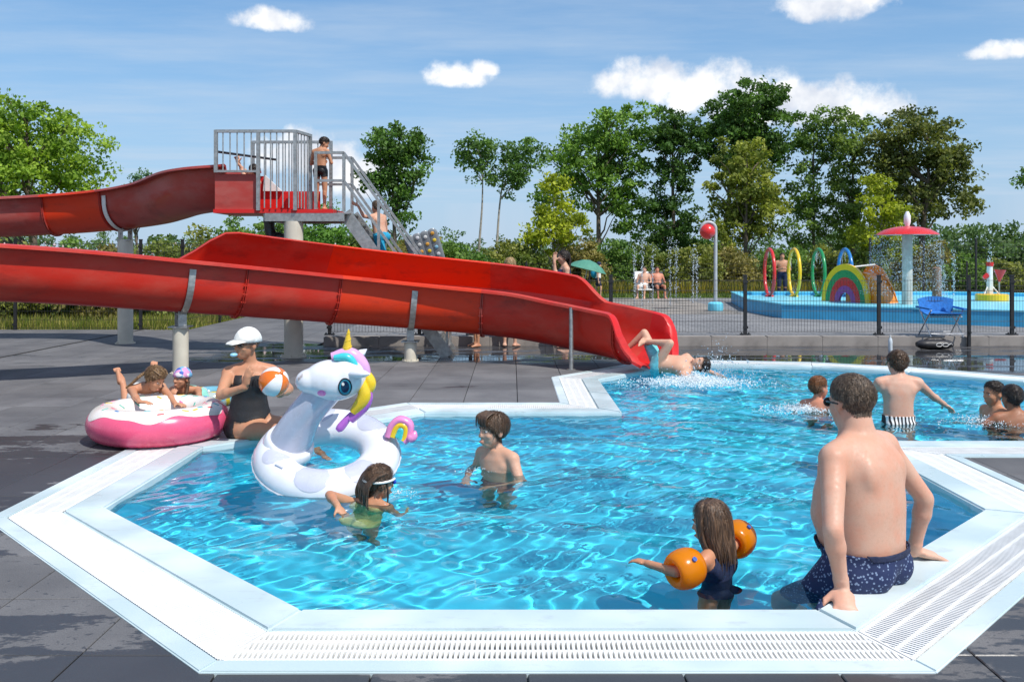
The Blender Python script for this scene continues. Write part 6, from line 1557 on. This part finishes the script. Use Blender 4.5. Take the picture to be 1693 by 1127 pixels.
# boy facing the unicorn
I = human('bare chested boy with wet brown fringe standing in the middle of the pool', 1.58, (-.10, 6.92, -.33), (-.66, -.72), base_z=-.95, body='chubby', headk=1.30, skin=SK_FAIR, hair='bowl', hair_mat=HR_BROWN, voxel=.0046, strands=5000, hair_th=.06,
    pose=dict(t2=(.05, .05, 1), hf=(-.84, -.54, .04), hu=(0, 0, 1), lu=(-.55, .15, -.9), lf=(.35, 1, -.25), ru=(.45, .05, -1), rf=(-.5, .7, -.35), rpalm=(0, 0, -1), lpalm=(0, 0, -1)), clothes=[('trunks', C_NAVY, .10, .6)])
hp = I['hp']; locks(I, [[(x_ * .8, .12, 1.04), (x_, .38, .92), (x_ * 1.05 + .02 * math.sin(x_ * 40), .42, .72), (x_ * 1.1, .40, .60 + .05 * math.sin(x_ * 23))] for x_ in [-.26 + .058 * k for k in range(10)]] + [[(s * .28, .0, 1.0), (s * .37, .02, .8), (s * .385, .10, .55), (s * .36, .15, .42)] for s in (-1, 1)], HR_BROWN, 'fringe', .035, .5)
# child with armbands
I = human('small child with long wet hair and orange armbands, seen from behind', 1.20, (1.055, 4.60, -.225), (-.74, .67), base_z=-.95, body='child', headk=1.40, skin=SK_TAN, hair='long', hair_mat=HR_BROWN, voxel=.0048, hair_th=.06,
    pose=dict(hf=(-.80, .58, -.12), hu=(0, .02, 1), lu=(-.85, .25, -.10), lf=(.05, 1, .0), lpalm=(0, 0, -1), ru=(.95, .15, .12), rf=(.6, .5, -.45)), clothes=[('suit', C_NAVY, -.1, .9)])
ch_I = I; rb_ = random.Random(8); ps_ = []
for k in range(34):
    a = -2.0 + 4.0 * k / 33; x_ = math.sin(a); y_ = -math.cos(a); e = rb_.uniform(-.03, .03)
    ps_.append([(x_ * .12, y_ * .1, 1.03), (x_ * .30 + e, y_ * .30 - .03, .93), (x_ * .39 + e, y_ * .44 - .04, .62), (x_ * .39 + e, y_ * .45 - .05, .25), (x_ * .36 + 2 * e, y_ * .40 - .12 + e, -.12), (x_ * .34 + 3 * e, y_ * .34 - .16, -.42 + rb_.uniform(-.12, .12))])
locks(I, ps_, HR_BROWN, 'wet_hair', .055, .55)
t = NT('armband_vinyl'); b_ = t.bsdf((0.86, 0.30, 0.004), .22); tl_ = t.N('ShaderNodeBsdfTranslucent'); tl_.inputs['Color'].default_value = (0.95, 0.36, 0.01, 1); mx_ = t.N('ShaderNodeMixShader'); mx_.inputs[0].default_value = .45; t.L(b_.outputs[0], mx_.inputs[1]); t.L(tl_.outputs[0], mx_.inputs[2]); M_ARMB = t.done(mx_)
def armband(a, b, label):
    ax = nrm(b - a); c = a.lerp(b, .5); o = empty('armband', c); tag(o, label, 'armband', 'orange armbands of one child')
    mb = MB(); rg = []
    for i in range(33):
        th = 2 * math.pi * i / 32; uu = ax.orthogonal().normalized(); ww = ax.cross(uu); e = uu * math.cos(th) + ww * math.sin(th)
        rg.append([e * (.062 + .036 * math.cos(v)) + ax * (.082 * math.sin(v)) for v in [2 * math.pi * j / 16 for j in range(16)]])
    mb.loft(rg, False); mb.build('inflated_cuff', M_ARMB, o, 180)
    d = nrm(V(.25, -.7, .65)); d = nrm(d - ax * d.dot(ax)); mb = MB(); mb.tube([d * .094, d * .108], .012, 10); mb.build('valve', gloss('valve_blue', (0.02, 0.10, 0.40), .3), o)
J_ = I['J']; armband(J_['lsh'].lerp(J_['lel'], .35), J_['lsh'].lerp(J_['lel'], 1.05), 'orange armband with blue valve on the arm stretched across the water'); armband(J_['rsh'].lerp(J_['rel'], .35), J_['rsh'].lerp(J_['rel'], 1.05), 'orange armband half hidden behind the wet hair of the child')
# boy coming off the slide
hipP = P(1086, 600, 12.30)
I = human('boy in aqua shorts tumbling backwards off the slide into the water', 1.62, hipP, (-.4, -.9), base_z=0, body='male', headk=1.16, skin=SK_FAIR, hair='short', hair_mat=HR_DARK, voxel=.0055,
    pose=dict(t1=(-.93, -.05, -.02), t2=(-.93, -.1, -.14), hx=(.12, -.8, .55), sx=(.12, -.75, .6), hf=(-.35, -.35, .85), hu=(.9, -.25, .2), neck=(.9, -.1, .12), ru=(-.8, .2, -.5), rf=(-.9, .1, -.3), lu=(-.9, .2, -.2), lf=(-.9, 0, -.3),
        rt=(.45, -.1, .88), rs=(.72, .05, -.68), lt=(-.50, .05, .80), ls=(1.0, -.25, .0)), clothes=[('trunks', C_AQUA, .12, .62, .022)])
# boys further back
I = human('boy in zebra striped trunks standing hip deep, back turned, arm out', 1.66, (3.86, 8.94, -.07), (.05, 1), base_z=-.95, body='male', headk=1.22, skin=SK_PINK, hair='short', hair_mat=HR_BROWN, voxel=.0050, face=False,
    pose=dict(neck_len=.015, t2=(.06, .12, 1), hf=(.05, .98, -.15), rhand=(P(1566, 672, 9.22), (0, 0, -1)), rhdir=(.7, .3, -.45), rpalm=(0, 0, -1), lu=(-.35, .6, -.8), lf=(.2, 1, 0)), clothes=[('trunks', C_ZEBRA, .20, .7, .014)])
I = human('boy with short ginger hair sunk to his shoulders in the splashing water', 1.48, (3.27, 9.6, -.36), (.75, .66), base_z=-.95, body='chubby', headk=1.24, skin=SK_RED, hair='short', hair_mat=HR_GING, voxel=.0060, pose=dict(hf=(.90, .42, .03), lu=(-.7, .3, -.7), ru=(.7, .4, -.6)), clothes=[('trunks', C_BLUE, .1, .6)])
I = human('tanned bather looking along the pool, beside another dark haired bather', 1.60, (4.92, 9.10, -.38), (-.95, -.1), base_z=-.95, body='male', headk=1.15, skin=SK_TAN, hair='short', hair_mat=HR_DARK, voxel=.0060, pose=dict(hf=(-.96, -.2, 0)), clothes=[('trunks', C_BLACK, .1, .6)])
I = human('deeply tanned bather with dark hair seen from behind in the water', 1.62, (4.98, 8.72, -.38), (.1, 1), base_z=-.95, body='male', headk=1.15, skin=SK_BROWN, hair='short', hair_mat=HR_DARK, voxel=.0060, face=False, pose=dict(t1=(-.1, .15, 1), hf=(-.2, .95, 0), lu=(-.8, .1, -.55), lf=(-.2, .7, -.6)), clothes=[('trunks', C_BLACK, .1, .6)])

# ------------------------------------------------------------------ platform, steps, queue
I = human('boy in black trunks standing on the slide platform, arms folded', 1.22, (P(530, 343, 14.62).x, 14.62, PZ + .53 * 1.22 + .012), (.25, .97), base_z=PZ, body='child', headk=1.22, skin=SK_TAN, hair='short', hair_mat=HR_DARK, voxel=.0060,
    pose=dict(hf=(.86, .25, -.42), hu=(.3, .1, 1), ru=(.35, .1, -1), rf=(-.5, .9, .25), lu=(-.3, .1, -1), lf=(.6, .8, .2)), clothes=[('trunks', C_BLACK, .20, .34, .008)])
q = V(-2.16, 14.78, 1.93)
I = human('boy in bright blue swim shorts climbing the steep slide steps', 1.36, q, (-.80, .60), base_z=1.2, body='chubby', headk=1.18, skin=SK_FAIR, hair='short', hair_mat=HR_GREY, voxel=.0060,
    pose=dict(t1=(0, .25, 1), t2=(0, .22, 1), hf=(-.70, .68, .10), lhand=(P(592, 340, 14.46), (.2, -.3, -1)), lhdir=(-.6, 0, .3), ru=(.35, .1, -1), rf=(.1, .8, -.2), rfoot_at=((-2.28, 14.92, 1.42), (-.7, .5, .1)), lfoot_at=((-1.98, 14.62, 1.27), (-.7, .5, .1))), clothes=[('trunks', C_BLUE, .16, .72, .02)])
I = human('child sitting back in the slide tub, both hands on the grab bar', 1.45, (-4.44, 14.78, 2.53), (-.93, .36), base_z=2.36, leg_k=.62, body='child', headk=1.2, skin=SK_FAIR, hair='short', hair_mat=HR_DARK, voxel=.0065,
    pose=dict(t1=(0, -.55, .8), t2=(0, -.5, .8), rhand=(P(380, 258, 14.60), (-.3, .2, -.4)), lhand=(P(392, 262, 14.84), (-.3, -.2, -.4)), rhdir=(-.2, 0, 1), lhdir=(-.2, 0, 1), rcurl=.9, lcurl=.9, rt=(.1, 1, .02), lt=(-.1, 1, .02), rs=(0, 1, -.05), ls=(0, 1, -.05)), clothes=[('trunks', C_NAVY, .15, .4)])
QY = 15.95
def stander(px, h, label, fwd, **kw):
    X = (px - CXP) / FPX * QY; k = kw.pop('headk', 1.15); return human(label, h, (X, QY, .53 * h + .015), fwd, base_z=0, headk=k, voxel=.0068, **kw)
stander(738, 1.34, 'child with red patterned shorts waiting behind the slide, feet showing', (-.9, .2), body='child', skin=SK_FAIR, hair='short', hair_mat=HR_BROWN, clothes=[('trunks', mat_pattern('red_print', (0.45, 0.03, 0.06), (0.7, 0.6, 0.6), 30, .3), .15, .8)])
stander(788, 1.38, 'child in navy shorts waiting behind the slide between two others', (-.9, -.3), body='child', skin=SK_TAN, hair='short', hair_mat=HR_DARK, clothes=[('trunks', C_NAVY, .15, .7)])
stander(843, 1.60, 'blond child whose hair just shows above the red splash wall', (.2, .95), body='child', skin=SK_FAIR, hair='bowl', hair_mat=HR_BLOND, hair_th=.1, clothes=[('trunks', C_BLUE, .15, .5)])
I = stander(934, 1.76, 'woman with wet dark hair, hand at her face, behind the slide', (-.95, -.1), body='woman', skin=SK_FAIR, hair='long', hair_mat=HR_DARK, headk=1.05, pose=dict(hf=(-.97, -.2, .05), rhand=(((916 - CXP) / FPX * QY, QY - .06, 1.53), (-.3, -.5, -1)), rhdir=(.1, 0, 1)), clothes=[('suit', C_NAVY, -.1, .86)])
locks(I, [[(x_, -.30, .85), (x_ * 1.1, -.44, .4), (x_ * 1.0, -.45, -.1), (x_ * .8, -.48, -.5)] for x_ in (-.25, -.15, -.05, .05, .15, .25)], HR_DARK, 'wet_hair', .08, .5)
# dotted air mattress leaning behind the slide
am = empty('air_mattress', P(700, 404, 15.3)); tag(am, 'clear air mattress with coloured dots propped behind the slide', 'air mattress'); am.rotation_euler = (R(20), R(-18), R(8))
t = NT('dotted_vinyl'); b_ = t.bsdf((0.34, 0.37, 0.40), .2); b_.inputs['Transmission Weight'].default_value = .35; M_VINYL = t.done(b_)
for k in range(4):
    mb = MB(); mb.capsule((-.20 + .133 * k, 0, -.42), (-.20 + .133 * k, 0, .14), .094, .094, 1.0, .24, (0, 1, 0), 12, 3); mb.build('air_chamber', M_VINYL, am, 180)
DOT = [paint('dot_%d' % k, c, .4) for k, c in enumerate([(0.75, 0.55, 0.04), (0.70, 0.70, 0.68), (0.25, 0.50, 0.66), (0.72, 0.36, 0.06), (0.70, 0.70, 0.72)])]
for i in range(4):
    for j in range(5):
        mb = MB(); mb.ellipsoid((-.20 + .133 * i, -.024, -.40 + .13 * j + .03 * (i % 2)), (.034, .010, .034)); mb.build('colour_dot', DOT[(i * 2 + j * 3) % 5], am, 180)

# ------------------------------------------------------------------ people and things beyond the fence
I = human('walker in white shirt and blue cap with a backpack on the far lawn', 1.50, ((988 - CXP) / FPX * 36.5, 36.2, .53 * 1.5 - .07), (.95, -.2), base_z=-.08, body='male', headk=1.1, skin=SK_FAIR, hair='short', hair_mat=HR_BROWN, voxel=.010, face=False,
    pose=dict(rt=(.03, .32, -1), rs=(0, -.05, -1), lt=(-.03, -.25, -1), ls=(0, -.5, -1)), clothes=[('shirt', C_WHITE, .5), ('trunks', C_NAVY, .15, .8)])
mb = MB(); mb.ellipsoid(I['neckb'] - I['T2'] * .2 - I['fwT'] * .16 - I['org'], (.15, .13, .22)); mb.build('backpack', C_BLUE, I['root'], 180)
mb = MB(); mb.ellipsoid(I['hp'](0, -.02, .78) - I['org'], (.10, .11, .08)); mb.build('cap', C_NAVY, I['root'], 180)
pr_ = empty('parasol', ((958 - CXP) / FPX * 34, 34.0, -.08)); tag(pr_, 'green parasol standing open behind the slide wall', 'parasol')
mb = MB(); mb.lathe([(0.0, 1.62), (.25, 1.57), (.55, 1.42), (.74, 1.24), (.73, 1.235), (.5, 1.39), (0, 1.57)], 16); mb.build('canopy', paint('parasol_green', (0.07, 0.24, 0.17), .7), pr_, 30)
mb = MB(); mb.tube([(0, 0, 0), (0, 0, 1.6)], .02, 8); mb.build('pole', M_GALV, pr_); pr_.rotation_euler = (R(0), R(14), 0)
for px, lab, sk, c in ((1064, 'sunbather with pale trousers sitting back on the white lounger', SK_FAIR, C_WHITE), (1088, 'bare chested sunbather reclining on the dark lounger', SK_RED, C_BLACK)):
    X = (px - CXP) / FPX * 31.6
    I = human(lab, 1.62, (X, 31.6, TZ + .42), (-.35 if px < 1075 else .1, -.95), base_z=TZ, body='male', headk=1.05, skin=sk, hair='short', hair_mat=HR_BROWN, voxel=.010, face=False, pose=dict(t1=(0, -.35, 1), rt=(.1, 1, .05), lt=(-.1, 1, .05), rs=(0, .2, -1), ls=(0, .2, -1), ru=(.3, .3, -1), rf=(-.2, 1, 0), lu=(-.3, .3, -1), lf=(.2, 1, 0)), clothes=[('trunks', c, .2, .95 if c is C_WHITE else .5)])
    ln = empty('sun_lounger', (X, 31.7, TZ)); tag(ln, 'white lounger under the sunbather in pale trousers' if c is C_WHITE else 'dark framed lounger under the bare chested sunbather', 'lounger')
    mt_ = C_WHITE if c is C_WHITE else C_BLACK; mb = MB(); mb.box((0, -.2, .31), (.52, .75, .04)); mb.build('seat', mt_, ln); mb = MB(); mb.bar((0, .16, .32), (0, .46, .92), .50, .035, up=(0, 0, 1)); mb.build('backrest', mt_, ln)
    for sx_ in (-1, 1):
        for sy_ in (-.5, .12): mb = MB(); mb.tube([(sx_ * .24, sy_, 0), (sx_ * .24, sy_, .30)], .015, 6); mb.build('leg', M_GALV, ln)
X = (1293 - CXP) / FPX * 29.3
I = human('bare chested man in dark trousers watching behind the red ring', 1.62, (X, 29.3, TZ + .53 * 1.62 + .012), (-.1, -1), base_z=TZ, body='male', headk=1.02, skin=SK_TAN, hair='short', hair_mat=HR_DARK, voxel=.010, face=False, pose=dict(ru=(.3, .2, -1), rf=(-.8, .7, .2), lu=(-.3, .2, -1), lf=(.8, .7, .2)), clothes=[('trunks', C_NAVY, .2, .98)])
mask = I['names'] == 'shin'; I['shell'](mask, 'trouser_leg', C_NAVY, .012)

# ------------------------------------------------------------------ splashes
M_FOAM = paint('foam', (0.86, 0.90, 0.92), .25, var=.03)
rs2 = np.random.RandomState(21)
def splash(c, n, spread, height, r0, r1, name, label, mat=M_FOAM, flat=1.0):
    pts = []
    for k in range(n):
        a = rs2.uniform(0, 6.28); d = abs(rs2.normal()) * spread; z = WZ + .01 + abs(rs2.normal()) * height * math.exp(-d / (spread * 1.4)); pts.append((c[0] + d * math.cos(a), c[1] + d * math.sin(a) * flat, z))
    o = drops(pts, r0, r1, name, None, mat); tag(o, label, 'splash'); return o
splash(P(1150, 640, 11.55)[:2], 7000, .40, .06, .003, .009, 'splash_foam', 'white foam where the sliding boy hits the water', flat=.6)
splash(P(1190, 610, 11.9)[:2], 700, .42, .28, .004, .010, 'splash_drops', 'flying drops above the splash of the sliding boy', M_DROP)
splash((3.12, 9.52), 1600, .28, .03, .003, .007, 'splash_foam', 'foam round the shoulders of the ginger haired boy', flat=.7)
splash((4.75, 8.85), 900, .25, .03, .003, .007, 'splash_foam', 'foam round the two dark haired bathers', flat=.7)
splash((-.78, 6.15), 120, .10, .012, .002, .005, 'splash_foam', 'small splash beside the girl at the unicorn ring')
splash((-.28, 6.82), 90, .10, .010, .002, .004, 'splash_foam', 'small splash before the chest of the boy in the middle')
